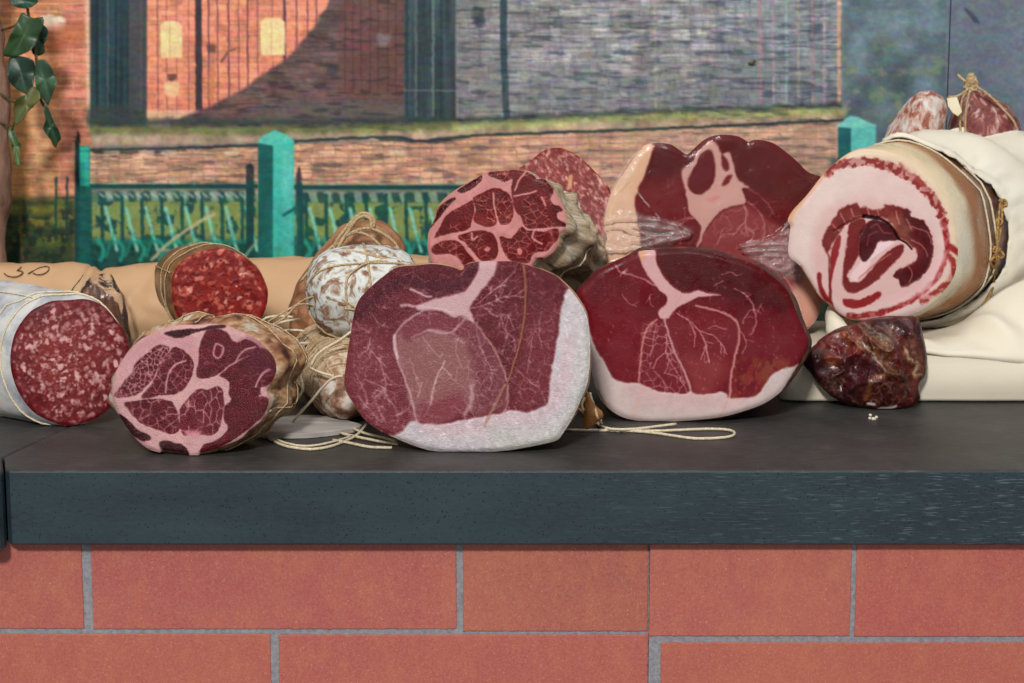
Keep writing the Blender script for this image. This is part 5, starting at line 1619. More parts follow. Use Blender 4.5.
cd = c.poly([(300, 402), (305, 352), (326, 318), (350, 303), (378, 306), (420, 330), (450, 375), (400, 384), (374, 388), (350, 432), (322, 462), (302, 440)], 1, 1, 4, 16)
c.put(cd, (84, 28, 40), 1, -.3)
c.mottle(cd, .15, 5, 3)
c.put(c.line([(345, 330), (370, 320), (390, 350), (425, 355)], 1.6, .6, 1), (150, 90, 96), .7)
c.put(c.line([(330, 400), (340, 360), (370, 345)], 1.4, .6, 1), (150, 90, 96), .6)
c.put(c.poly([(215, 368), (230, 364), (222, 430), (208, 480), (196, 540), (196, 612), (186, 600), (188, 500), (192, 430)], .8, .8), (158, 52, 60))
c.put(c.poly([(240, 604), (300, 604), (342, 590), (376, 572), (382, 590), (350, 618), (300, 636), (250, 634)], .9, 1.4, 4), (158, 46, 54))
c.put(c.poly([(140, 510), (156, 505), (160, 556), (186, 596), (205, 630), (168, 604), (146, 566)], .9, .9), (150, 48, 54))
c.put(c.line([(205, 345), (250, 318), (290, 296), (320, 292)], 1.3, .5, .5), (110, 50, 40), .8, -2)
crack = c.line([(318, 290), (345, 293), (372, 296)], 3.0, .7, .4) + c.line([(372, 296), (405, 312), (432, 340), (450, 375)], 1.9, .6, .4) + c.line([(450, 375), (478, 392), (500, 416)], 1.2, .6, .5)
c.put(np.clip(crack, 0, 1), (30, 14, 16), 1, -3)
c.put(c.line([(186, 440), (186, 520), (192, 600), (205, 640)], 1.1, .5, .4), (96, 40, 40), .8, -1)
c.put(c.line([(80, 480), (118, 545), (150, 594), (190, 628), (240, 668), (300, 684), (380, 686)], 2.2, .9, .8), (156, 84, 62), .7)
Pm = at_y(868, 240, .285)
Mp = Loaf(M_px, Pm, (-.10, -1, .10), (.50, .87, -.05), .24, [(0, 1), (.02, 1.025), (.1, 1.05), (.3, 1.07), (.7, 1.04), (1, .95)], c, 460, 115, .0010, .0018, .0015, bnoise=(.003, 16), seed=51, zmin=ZS + .002)
for v in Mp.V: v.z = max(v.z, ZS + .002)
def pcol(v, m, k):
    t = Mp.rings[min(m, len(Mp.rings) - 1)][0]
    th = k / Mp.N * 2 * math.pi        # 0 right, increasing downwards
    a = n3(v, 26, 3) * .5 + n3(v, 70, 4) * .35
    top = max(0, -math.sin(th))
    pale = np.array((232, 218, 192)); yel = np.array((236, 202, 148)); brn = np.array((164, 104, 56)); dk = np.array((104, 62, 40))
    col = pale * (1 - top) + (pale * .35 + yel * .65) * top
    edge = .15 + .05 * math.sin(3 * th) + .10 * a - .10 * max(0, math.cos(th - 1.1))
    q = min(1, max(0, (t - edge) / .07 + .5 * a)) if t > edge - .06 else 0
    col = col * (1 - q) + brn * q
    q2 = min(1, max(0, (t - edge - .14) / .12 + .8 * a))
    col = col * (1 - q2) + dk * q2
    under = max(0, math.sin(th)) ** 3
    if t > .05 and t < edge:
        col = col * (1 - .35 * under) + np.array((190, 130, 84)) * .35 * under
    return col
M_PAN = mat_attr('pancetta_skin', .32, .5, ((120, .5, .0012), (500, .3, .0005)), .15)
t = thing('pancetta', Mp.base(), 'big rolled pancetta with a pink-and-white spiral cut face, tied and wrapped in cloth', 'cured meat')
Mp.build(t, M_FACE, M_PAN, 'cut_face', 'skin', pcol)
mb = MB()
for tt, tl, r in ((.33, 1, .0010), (.40, -1, .0011)):
    mb.tube(Mp.ring_path(tt, .0014, tl), r, 6, True, 1)
mb.build('string', M_TWINE_PALE, t)
def surfM(pxx, pyy, off=.003):
    """front-most point of the pancetta skin near a pixel"""
    best = None
    for tt, cc, ring in Mp.rings[2:30]:
        for q in ring[::6]:
            dv = q - CAM
            dep = dv.y * _cp - dv.z * _sp
            u = CX + FPX * dv.x / dep; w = CY - FPX * (dv.y * _sp + dv.z * _cp) / dep
            d = (u - pxx) ** 2 + (w - pyy) ** 2
            if d < 30 and (best is None or dep < best): best = dep
    if best is None: best = 1.86
    r = ray(pxx, pyy)
    return CAM + r * ((best - off) / (r.y * _cp - r.z * _sp))
mb = MB()
for P in ([(1003, 186), (1000, 205), (998, 230), (997, 250), (996, 262), (997, 290), (997, 318)], [(1000, 190), (1002, 215), (999, 240), (996, 255), (993, 285), (985, 306), (970, 322), (957, 338)],
          [(993, 288), (980, 310), (966, 325), (960, 345)], [(999, 200), (1006, 206), (1008, 200)], [(997, 255), (990, 262), (994, 268)]):
    mb.tube([surfM(*p) for p in P], .0013, 6, False, 3, .0004)
for (kx, ky) in ((1001, 188), (1003, 203), (999, 222), (996, 250), (995, 258), (1000, 255)):
    p = surfM(kx, ky)
    for _ in range(3):
        pts = [p + Vector((math.cos(a) * .0032, random.uniform(-.002, .001), math.sin(a) * .0032)) for a in [random.uniform(0, 1) + i * 1.2 for i in range(6)]]
        mb.tube(pts, .0012, 5, True, 2)
s = mb.build('raffia_tie', mat_noise('raffia', [(.3, (128, 88, 40)), (.7, (196, 154, 92))], 300, 3, .7, .3, .8, .0005, 900), t)
s['label'] = 'knotted tan raffia tie'

# ---------------------------------------------------------------- cloth, draped layer around the pancetta's far end
def drape():
    V, F = [], []
    # angle list (0 right, +90 bottom, -90 top) in steps, from lower left of the body round to the top left
    A = [112 - 300 * i / 110 for i in range(111)]
    def t0(a):
        pts = [(-190, .80), (-140, .66), (-115, .46), (-95, .34), (-75, .34), (-55, .42), (-30, .50), (0, .55), (30, .50), (55, .40), (75, .32), (95, .28), (112, .28)]
        for i in range(len(pts) - 1):
            if pts[i][0] <= a <= pts[i + 1][0]:
                k = (a - pts[i][0]) / (pts[i + 1][0] - pts[i][0])
                return pts[i][1] * (1 - k) + pts[i + 1][1] * k
        return .8
    U = [0, .01, .03, .06, .1, .15, .2, .27, .34, .42, .5, .6, .7, .8, .9, 1.0, 1.1, 1.2]
    R = Mp.rings
    for a in A:
        k = int(round((a % 360) / 360 * Mp.N)) % Mp.N
        ts = t0(a)
        for j, u in enumerate(U):
            t = ts + (1.0 - ts) * min(1, u)
            i = min(range(len(R)), key=lambda q: abs(R[q][0] - min(t, .80)))
            _, cc, ring = R[i]
            d = ring[k] - cc
            dn = d.normalized()
            base = cc + d
            extra = Vector(Mp.ax) * (Mp.L * max(0, t - .80) * 1.3)
            fold = .006 * math.sin(u * 10 + a * .045) * min(1, u * 6) + .0035 * abs(math.sin(a * .07 + u * 6)) * min(1, u * 5)
            tf = min(1, max(0, (a + 75) / 55))
            flare = .0016 + (.006 + .034 * tf) * u ** 1.3 + .045 * u * tf * max(0, math.cos(math.radians(a - 15)))
            lip = .0035 * math.exp(-((u - .04) / .04) ** 2)
            p = base + dn * (flare + fold + lip) + extra
            p = p + dn * (n3(p, 30, 5) * .003)
            if a > 30:
                q = min(1, (a - 30) / 60)
                p.z = p.z - q * u * .02
                p.y = p.y - q * u * .025
            p.z = max(p.z, ZS + .0035 + .003 * (1 + n3(p, 45, 8)))
            V.append(p)
    nu = len(U)
    for i in range(len(A) - 1):
        for j in range(nu - 1):
            a_ = i * nu + j
            F.append((a_, a_ + 1, a_ + nu + 1, a_ + nu))
    return V, F
V, F = drape()
o = mesh_obj('draped_layer', V, F, M_CLOTH, tC)
md = o.modifiers.new('thick', 'SOLIDIFY'); md.thickness = .0018; md.offset = 1
# skirt: loose fold that spreads from under the roll to the front edge of the folded layer
V, F = [], []
top_px = [(842, 318), (868, 322), (900, 330), (930, 331), (955, 326), (975, 312), (992, 298), (1010, 286), (1030, 278), (1060, 272), (1110, 272)]
bot_px = [(836, 346), (860, 351), (890, 352), (925, 352), (950, 354), (972, 357), (992, 358), (1012, 360), (1035, 362), (1065, 364), (1115, 366)]
tp, bp = smooth_poly(top_px, 10, False), smooth_poly(bot_px, 10, False)
n = len(tp)
NV = 24
for i in range(n):
    q = i / (n - 1)
    a = at_y(tp[i][0], tp[i][1], YS + .075)
    b = at_y(bp[i][0], bp[i][1], YS - .002)
    b.z = max(b.z, .038)
    for j in range(NV + 1):
        w = j / NV
        p = a.lerp(b, w)
        f1 = (.5 - abs(math.sin(q * 8 - w * 3.2))) * .010 * math.sin(math.pi * min(1, w * 1.1)) + math.sin(q * 29 - w * 7) * .0018 * math.sin(math.pi * w)
        p = p + Vector((0, -.6, .8)) * (f1 + .006 * math.sin(math.pi * w)) + Vector((0, 0, 1)) * n3(p, 40, 9) * .0015
        if j == NV: p += Vector((0, .002, -.002))
        V.append(p)
w_ = NV + 1
for i in range(n - 1):
    for j in range(NV):
        a_ = i * w_ + j
        F.append((a_, a_ + 1, a_ + w_ + 1, a_ + w_))
o = mesh_obj('draped_layer', V, F, M_CLOTH, tC)
md = o.modifiers.new('thick', 'SOLIDIFY'); md.thickness = .0022; md.offset = 0
# small upright fold to the left of the roll
a0 = at_y(840, 343, YS + .02)
V, F, _r = sausage_geo([at_y(846, 350, YS + .03), at_y(840, 336, YS + .024), at_y(834, 322, YS + .03), at_y(831, 308, YS + .05)], [(0, .012), (.3, .010), (.7, .0075), (1, .003)], 24, 30, .003, 60, 2)
mesh_obj('upright_fold', V, F, M_CLOTH, tC)

# ---------------------------------------------------------------- dark dried meat
o_, s_ = (790, 300), 5.694
O_px = px(o_, s_, [(66, 350), (74, 322), (90, 300), (120, 272), (150, 252), (160, 236), (200, 205), (250, 176), (300, 158), (345, 148), (390, 135), (430, 120), (470, 108), (500, 102), (540, 98), (600, 90), (660, 90), (718, 92), (745, 118), (755, 150), (762, 200), (775, 250), (782, 300), (787, 360), (784, 405), (770, 440), (748, 470), (742, 500), (747, 545), (738, 575), (700, 602), (650, 622), (600, 636), (550, 640), (490, 636), (440, 622), (400, 610), (350, 598), (310, 584), (270, 566), (235, 545), (200, 515), (165, 475), (135, 435), (105, 398), (80, 370)])
c = Canvas(798, 312, 932, 416, .35, (78, 34, 38)).tr(o_[0], o_[1], s_)
one = np.ones_like(c.X)
c.mottle(one, .3, 9, 1)
c.put(sstep(.45, .62, c.n(9, 3, 3)), (104, 48, 44), .7)
c.put(sstep(.55, .7, c.n(8, 5, 3)), (54, 26, 32), .7)
c.put(c.poly([(150, 255), (260, 175), (350, 150), (420, 220), (400, 300), (300, 330), (220, 420), (190, 330)], 4, 4, 9), (124, 40, 46), .85)
c.put(c.poly([(190, 240), (210, 300), (260, 340), (270, 400), (220, 380), (180, 300)], 4, 4, 9), (158, 98, 60), .8)
c.put(c.poly([(250, 200), (330, 160), (430, 260), (400, 290), (330, 260)], 3, 3, 9), (150, 84, 66), .6)
c.put(c.poly([(400, 170), (560, 240), (600, 330), (560, 420), (480, 340)], 5, 4, 9), (134, 90, 62), .7)
c.put(c.poly([(560, 260), (640, 200), (660, 300), (620, 380), (560, 360)], 4, 4, 9), (108, 34, 44), .8)
c.put(c.poly([(620, 230), (740, 240), (760, 420), (700, 460), (640, 360)], 5, 4, 9), (120, 66, 52), .7)
c.put(c.poly([(260, 360), (420, 330), (480, 420), (380, 480), (280, 460)], 4, 4, 9), (72, 28, 40), .8)
c.put(c.poly([(100, 300), (160, 300), (250, 420), (420, 560), (520, 600), (420, 625), (240, 560), (110, 420), (70, 350)], 4, 4, 9), (56, 24, 32), .85)
c.put(c.poly([(440, 470), (560, 440), (640, 540), (600, 600), (460, 580), (420, 520)], 3, 3, 8), (72, 28, 26), .9)
c.put(c.line([(425, 560), (430, 500), (460, 440), (515, 425)], 5, 1.4, 2), (152, 92, 66), .8)
c.put(c.line([(380, 230), (430, 270), (470, 330), (520, 400)], 2.6, 1.2, 2, 5), (176, 156, 150), .7)
c.put(c.line([(420, 130), (470, 180), (540, 230), (570, 270)], 2.6, 1.2, 2, 5), (170, 160, 158), .6)
c.put(c.line([(500, 150), (560, 200), (590, 240)], 4, 2, 2, 5), (164, 158, 160), .5)
c.put(c.line([(300, 190), (360, 240), (400, 280)], 2, 1, 2, 5), (190, 150, 130), .5)
c.put(c.line([(640, 280), (670, 340), (720, 360), (700, 420), (740, 430)], 3.4, 1.4, 2.5, 5), (190, 160, 140), .7)
c.mottle(one, .3, 4, 83)
c.veins(one, (168, 120, 92), 9, 1.0, 81, .6, .5)
c.veins(one, (150, 144, 150), 6, .7, 82, .55, .56)
c.veins(one, (36, 18, 24), 8, 1.4, 84, .5, .5)
c.C *= np.array([.96, 1.06, 1.0])
wr = c.poly([(440, 460), (540, 440), (620, 520), (620, 600), (440, 600)], 3, 2)
c.grains(wr, (214, 190, 176), 60, .35, .6, 9, 1.4, None, .9)
c.grains(one, (200, 180, 170), 36, .35, .8, 10, 1.6, None, .8)
c.put(c.line([(440, 588), (470, 592)], 3, .8, .6), (220, 216, 214), .8)
c.put(c.line([(500, 620), (560, 612), (600, 606)], 3, .8, 1.4), (200, 200, 206), .7)
Od = Loaf(O_px, at_y(870, 400, .236), (-.03, -1, .22), (0, 1, .0), .03, [(0, 1), (.5, .95), (1, .8)], c, 240, 70, .0012, .004, 0, M=16, bnoise=(.002, 30), seed=61)
for i, v in enumerate(Od.V):
    q = 0 if i == 0 else (1 + (i - 1) // 240) / 70
    ridge = math.exp(-((v.x - Od.V[0].x + .35 * (v.z - Od.V[0].z)) / .02) ** 2) * .006
    d = (1 - q ** 3) * (.013 + ridge + n3(v, 28, 3) * .009 + abs(n3(v, 55, 4)) * -.013 + n3(v, 140, 5) * .002)
    v += Vector((0, -1, .15)) * d
bc = np.tile(np.array([[70, 32, 34]], float), (len(Od.bV), 1))
M_JERKY = mat_attr('dark_dried_meat', .34, .3, ((140, .7, .0016), (480, .6, .0006)), .1)
t = mesh_obj('dried_meat', Od.V + Od.bV, Od.F + [tuple(i + len(Od.V) for i in f) for f in Od.bF], M_JERKY, None, np.vstack([Od.col, bc]))
tag(t, 'small wrinkled almost black-red chunk of dried meat in front of the folded cloth', 'cured meat')

# small dark sausage end between ham and cloth
pS = at_y(822, 334, .272)
# ---------------------------------------------------------------- two salamis upper right
M_RED = mat_noise('red_casing_with_mould', [(.34, (116, 56, 46)), (.44, (158, 96, 78)), (.50, (186, 150, 136)), (.62, (206, 200, 192)), (.8, (212, 206, 198))], 120, 6, .6, .4, .7, .0012, 200, (1, 1, .45), .8)
M_RED2 = mat_noise('dark_red_casing_with_mould', [(.36, (92, 36, 38)), (.52, (132, 66, 60)), (.60, (176, 132, 122)), (.68, (206, 198, 192)), (.8, (210, 204, 198))], 110, 6, .6, .4, .7, .0012, 200, (1, 1, .4), .8)
def up_path(pxs, Y): return [at_y(p[0], p[1], Y + k * .004) for k, p in enumerate(pxs)]
YN = .474
pth = up_path([(933, 92), (927, 108), (914, 136), (894, 180), (876, 225), (862, 270), (854, 310), (850, 352)], YN)
V, F, rN1 = sausage_geo(pth, [(0, .004), (.015, .013), (.05, .019), (.11, .024), (.25, .027), (.6, .028), (.9, .025), (.97, .02), (1, .006)], 56, 80, .0025, 34, 12)
t = thing('salami', (pth[-1].x, pth[-1].y, 0), 'mould-streaked salami leaning at the upper right, rounded end up, left of the knotted one', 'salami', None)
mesh_obj('casing', V, F, M_RED, t)
YN = .53
pth = up_path([(971, 84), (972, 96), (976, 112), (985, 140), (992, 180), (996, 230), (998, 290), (999, 335)], YN)
V, F, rN2 = sausage_geo(pth, [(0, .003), (.02, .006), (.04, .011), (.08, .021), (.13, .031), (.2, .037), (.35, .041), (.7, .041), (.92, .034), (.98, .02), (1, .006)], 56, 90, .002, 34, 13)
t = thing('salami', (pth[-1].x, pth[-1].y, 0), 'dark red salami at the upper right gathered to a tied knot at its top', 'salami', None)
mesh_obj('casing', V, F, M_RED2, t)
mb = MB()
k0 = pth[0]
for _ in range(7):
    pts = [k0 + Vector((math.cos(a) * .006, random.uniform(-.006, .004), math.sin(a) * .006 - .001)) for a in [random.uniform(0, 2) + i * 1.1 for i in range(6)]]
    mb.tube(pts, .0017, 6, True, 2)
mb.tube(up_path([(966, 82), (960, 77), (958, 75)], YN - .006), .0015, 6)
mb.tube(up_path([(976, 86), (990, 96), (1004, 110), (1014, 122), (1021, 140)], YN - .026), .0014, 6)
mb.tube(up_path([(968, 88), (962, 100), (960, 120), (961, 142)], YN - .034), .0013, 6)
mb.tube(up_path([(970, 90), (966, 110), (965, 142)], YN - .036), .0012, 6)
mb.tube(up_path([(967, 90), (958, 96), (948, 97)], YN - .014), .0013, 6)
mb.build('twine', M_TWINE, t)
# gathered casing tuft under knot
V, F, _r = sausage_geo(up_path([(971, 74), (971, 82), (970, 92)], YN - .004), [(0, .003), (.3, .006), (.7, .004), (1, .008)], 20, 16, .0015, 120, 5)
mesh_obj('casing_end', V, F, M_TWINE, t)
# pale tag between them
Q = [at_y(*p, YN - .040) for p in ((947, 98), (957, 97), (962, 112), (958, 116), (953, 113), (948, 106))]
V = Q + [q + Vector((0, .0008, 0)) for q in Q]
n = len(Q)
F = [tuple(range(n)), tuple(reversed(range(n, 2 * n)))] + [(i, (i + 1) % n, n + (i + 1) % n, n + i) for i in range(n)]
F = [tuple(reversed(f)) for f in F]
o = mesh_obj('tag', V, F, mat_noise('cream_card', [(.3, (230, 216, 178)), (.7, (240, 230, 200))], 60, 2, .5, .4, .1), t, None, False)
o['label'] = 'small cream tag'

# ---------------------------------------------------------------- brown paper roll with writing
YP = .49
def paper():
    NX, NA = 420, 90
    xa, xb = at_y(-90, 300, YP).x, at_y(452, 300, YP).x
    tops = [(-90, 262), (0, 263), (40, 263.2), (75, 264.5), (92, 267), (102, 270), (112, 268), (140, 265), (180, 262.5), (260, 260), (340, 258), (452, 255)]
    V, F, cols = [], [], []
    for i in range(NX + 1):
        x = xa + (xb - xa) * i / NX
        pxx = -90 + 542 * i / NX
        ty = interp(tops, pxx)
        ztop = at_y(pxx, ty, YP).z
        r = ztop / 2 / 1.0
        cy = YP
        for k in range(NA):
            th = 2 * math.pi * k / NA           # 0 = front(-y)
            d = Vector((0, -math.cos(th), math.sin(th)))
            rr = r
            pw = 1 + .05 * math.cos(4 * th)
            p = Vector((x, cy, r)) + Vector((0, d.y * r * .95, d.z * r))
            cre = .0035 * math.exp(-((pxx - 101) / 4.0) ** 2) + .002 * math.exp(-((pxx - 92) / 2) ** 2)
            w = n3((x * .6, p.y, p.z), 26, 3) * .0028 + abs(n3((x * .7, p.y, p.z), 38, 4)) * .0036 + n3((x, p.y, p.z), 90, 5) * .0005
            dm = .007 * math.exp(-((pxx - 125 - 28 * math.sin(th)) / 14) ** 2) * max(0, math.cos(th - .35)) ** 4
            dm += .005 * math.exp(-((pxx - 62 + 20 * math.sin(th)) / 20) ** 2) * max(0, math.cos(th - .5)) ** 6
            p += d * (w - cre - dm)
            p.z = max(p.z, .0006)
            V.append(p)
    # paper colour with handwriting near the top left
    for i in range(NX + 1):
        for k in range(NA):
            cols.append((200, 160, 120))
    cols = np.array(cols, float)
    for i in range(NX):
        for k in range(NA):
            l = (k + 1) % NA
            F.append((i * NA + k, (i + 1) * NA + k, (i + 1) * NA + l, i * NA + l))
    F.append(tuple(range(NA))); F.append(tuple(reversed(range(NX * NA, (NX + 1) * NA))))
    return V, F, cols
V, F, cols = paper()
M_PAPER = mat_attr('brown_kraft_paper', .62, .3, ((90, .25, .001), (500, .15, .0004)), 0)
tP = thing('paper_roll', (at_y(170, 300, YP).x, YP, 0), 'long roll of brown wrapping paper lying at the back with pen writing at its left', 'paper roll')
mesh_obj('paper', V, F, M_PAPER, tP, cols)
# pen strokes follow the paper as thin ink lines
NA = 90
def paper_pt(pxx, pyy):
    best = None
    r = ray(pxx, pyy)
    i0 = int((pxx + 90) / 542 * 420)
    for i in range(max(0, i0 - 3), min(420, i0 + 4)):
        for k in range(0, NA // 4 + 1):
            q = V[i * NA + k]
            dv = q - CAM; dep = dv.y * _cp - dv.z * _sp
            u = CX + FPX * dv.x / dep; w = CY - FPX * (dv.y * _sp + dv.z * _cp) / dep
            d = (u - pxx) ** 2 + (w - pyy) ** 2
            if best is None or d < best[0]: best = (d, dep)
    return CAM + r * ((best[1] - .0022) / (r.y * _cp - r.z * _sp))
mb = MB()
for P in ([(4, 271), (7, 273.5), (13, 275), (19, 273.8), (23, 270.5), (21, 269), (17, 268.5), (20, 266.5), (21, 264.8)],
          [(28, 271.5), (34, 268.5), (40, 265.5), (46, 264.3), (49, 265.6), (48, 269), (43, 272), (37, 272.6), (33, 271)]):
    mb.tube([paper_pt(p[0], p[1] + 2) for p in P], .0006, 5, False, 2)
mb.build('pen_writing', mat_noise('dark_pen_ink', [(.3, (70, 52, 46)), (.7, (92, 70, 60))], 200, 1, .6, .2, 0), tP)

# ---------------------------------------------------------------- thin dark sausages in a clear bag, in front of the paper
M_STICK = mat_noise('dark_brown_sausage', [(.3, (74, 40, 28)), (.55, (116, 70, 48)), (.75, (150, 100, 72))], 90, 4, .4, .5, .7, .0012, 220)
YB = .405
for i, (bx_, ty) in enumerate(((82, 290), (88, 283), (95, 280), (101, 285), (108, 290), (113, 297))):
    a = at_y(bx_, ty + 4, YB + (i % 2) * .006); b = Vector((a.x + .004 * (i - 2), a.y + .004, .006))
    V, F, _r = sausage_geo([a, a.lerp(b, .35), a.lerp(b, .7), b], egg(.0048, .16), 16, 26, .0016, 120, i)
    t = mesh_obj('thin_sausage', V, F, M_STICK)
    tag(t, 'thin dark brown sausage in the clear bag against the paper roll', 'sausage', 'thin sausages in the clear bag')
V, F = [], []
bc_ = at_y(97, 290, YB)
nU, nV = 40, 34
for j in range(nV + 1):
    w = j / nV
    z = .0008 + (bc_.z + .014) * w
    for i in range(nU):
        th = 2 * math.pi * i / nU
        rx, ry = .028 * (1 - .55 * max(0, w - .75) / .25), .016 * (1 - .8 * max(0, w - .8) / .2)
        k = 1 + .12 * n3((math.cos(th), math.sin(th), z * 30), 1.6, 3) + .1 * math.sin(th * 5 + z * 60)
        V.append(Vector((bc_.x + math.cos(th) * rx * k, YB + .004 + math.sin(th) * ry * k, z)))
for j in range(nV):
    for i in range(nU):
        l = (i + 1) % nU
        F.append((j * nU + i, j * nU + l, (j + 1) * nU + l, (j + 1) * nU + i))
tag(mesh_obj('clear_bag', V, F, M_FILM), 'crinkled clear bag of thin sausages standing before the paper roll', 'bag')

# ---------------------------------------------------------------- loose items on the worktop
def flat(pts, z=.0012, lift=None):
    out = []
    for i, p in enumerate(pts):
        zz = z + (lift[i] if lift else 0)
        out.append(at_z(p[0], p[1], zz))
    return out
mb = MB()
mb.tube(flat([(565, 430), (600, 430.3), (615, 430), (650, 431), (680, 430), (705, 429), (725, 429.5), (734, 432), (732, 436), (718, 438), (695, 438.5), (675, 436), (655, 433), (632, 431), (612, 430.5), (602, 427), (595, 423)], .0014), .0013, 6)
mb.tube(flat([(676, 424), (660, 426), (640, 428.5), (620, 429.5), (606, 428), (598, 424), (601, 420)], .003), .0013, 6)
mb.tube(flat([(595, 422), (589, 418), (583, 412), (579, 409)], .002, [0, .001, .002, .003]), .0013, 6)
mb.tube([at_y(590, 393, .125), at_y(591, 398, .122), at_y(594, 406, .12), at_y(598, 418, .12), at_z(602, 424, .0015)], .0013, 6)
mb.tube([at_y(585, 398, .128), at_y(582, 404, .122), at_y(584, 412, .118), at_z(588, 421, .002)], .0012, 6)
tag(mb.build('twine', M_TWINE_PALE), 'looped length of pale twine on the worktop below the right front ham', 'twine')
# tan casing scrap
Q = [(587.5, 391), (591.5, 400), (597, 407), (602.5, 412), (602.5, 418), (595, 424), (588, 429), (584.5, 427), (584, 415), (585, 402)]
yq = .118
V, F = [], []
cxq, cyq = 592, 412
ring = smooth_poly(Q, 4)
V.append(at_y(cxq, cyq, yq - .004))
for q in ring:
    p = at_y(q[0], q[1], yq + (q[0] - cxq) * .0004); p.z = max(p.z, .0008); V.append(p)
n = len(ring)
V += [v + Vector((0, .0009, 0)) for v in V]
F = [(0, 1 + (i + 1) % n, 1 + i) for i in range(n)] + [(n + 1, n + 2 + i, n + 2 + (i + 1) % n) for i in range(n)] + [(1 + i, 1 + (i + 1) % n, n + 2 + (i + 1) % n, n + 2 + i) for i in range(n)]
F = [tuple(reversed(f)) for f in F]
tag(mesh_obj('casing_scrap', V, F, mat_noise('amber_casing', [(.3, (136, 84, 36)), (.6, (176, 118, 62)), (.8, (196, 144, 88))], 90, 3, .4, .5, .4)), 'small amber-brown casing scrap standing in the gap between the two front hams', 'scrap')
# left bundle
mb = MB()
mb.tube(flat([(256, 430), (262, 434), (272, 440), (284, 445.5), (300, 448.5), (315, 449), (332, 446), (348, 440), (358, 434), (366, 425)], .0014, [0, 0, 0, 0, 0, 0, 0, 0, .002, .006]), .0013, 6)
mb.tube(flat([(256, 432), (270, 437), (286, 443), (302, 446), (318, 445), (336, 441), (352, 436)], .002), .0011, 6)
mb.tube(flat([(333, 440), (350, 443), (370, 447), (392, 447.5)], .0014), .0013, 6)
mb.tube(flat([(340, 433), (358, 437), (378, 441), (398, 444)], .002), .0013, 6)
mb.tube(flat([(352, 428), (364, 433), (376, 436), (396, 441)], .004), .0012, 6)
mb.tube(flat([(248, 427), (256, 424), (262, 428), (258, 433)], .003), .0012, 6)
tag(mb.build('twine', M_TWINE_PALE), 'tangled pale twine lying on the worktop between the front coppa and the front ham', 'twine')
# grey flat stick
Q = smooth_poly([(253, 434), (258, 426), (285, 421), (306, 419.5), (330, 421), (352, 426), (362, 430), (345, 434), (310, 438), (280, 438.5), (262, 438)], 4)
V = [at_z(q[0], q[1], .0006) for q in Q]
n = len(V)
V += [v + Vector((0, 0, .0038)) for v in V]
cc = sum(V[n:], Vector()) / n
V += [cc + (v - cc) * .96 + Vector((0, 0, .0006)) for v in V[n:2 * n]]
F = [(i, (i + 1) % n, n + (i + 1) % n, n + i) for i in range(n)] + [(n + i, n + (i + 1) % n, 2 * n + (i + 1) % n, 2 * n + i) for i in range(n)]
F += [tuple(range(2 * n, 3 * n)), tuple(reversed(range(n)))]
tag(mesh_obj('wooden_slat', V, F, mat_noise('weathered_grey_wood', [(.3, (138, 132, 126)), (.7, (186, 180, 172))], 40, 5, .8, .2, .6, .001, 200, (.2, 2, 1)), None, None, False), 'flat grey weathered wooden sliver under the twine-wrapped salami', 'wood sliver')
# loose strands running over the netted salami
def strand(pts, ys, r=.0012):
    mb = MB()
    mb.tube([at_y(p[0], p[1], y) for p, y in zip(pts, ys)], r, 6, False, 3)
    mb.build('loose_twine', M_TWINE_PALE, tF)
strand([(291, 424), (300, 413), (312, 400), (322, 388), (333, 378), (343, 376)], [.155, .15, .145, .135, .13, .13])
strand([(278, 343), (290, 343.5), (305, 343), (320, 342), (334, 340)], [.25, .245, .24, .24, .24])
strand([(284, 404), (297, 398), (303, 388), (300, 376), (294, 366), (290, 358)], [.16, .155, .15, .155, .16, .17])
strand([(311, 366), (316, 356), (326, 348), (340, 340), (352, 331)], [.17, .17, .17, .17, .17], .0013)
strand([(310, 368), (322, 373), (334, 376)], [.165, .16, .155])
strand([(262, 332), (272, 326), (282, 322), (300, 319)], [.24, .24, .24, .24])
strand([(264, 340), (276, 333), (290, 330), (306, 331)], [.24, .24, .24, .24])
strand([(268, 350), (280, 352), (290, 360)], [.22, .22, .2])
strand([(259, 324), (266, 318), (278, 316), (293, 317)], [.25, .25, .25, .25])
strand([(262, 346), (272, 340), (280, 338), (292, 338)], [.23, .23, .23, .23])
# crumbs
M_CR = mat_noise('pale_crumb', [(.3, (196, 180, 158)), (.7, (226, 216, 200))], 400, 2, .8, .2, .5)
for i, (cx_, cy_, r_) in enumerate(((870, 415.5, .0009), (873.5, 419, .0016), (869.5, 418.6, .0009), (876, 417.5, .0008))):
    p = at_z(cx_, cy_, r_ * .8)
    V, F, _r = sausage_geo([p + Vector((-r_, 0, 0)), p, p + Vector((r_, .0003, 0))], egg(r_, 1), 10, 8, r_ * .5, 900, i, .0001)
    tag(mesh_obj('crumb', V, F, M_CR), 'pale crumb on the worktop below the dark dried meat', 'crumb', 'crumbs below the dark dried meat')

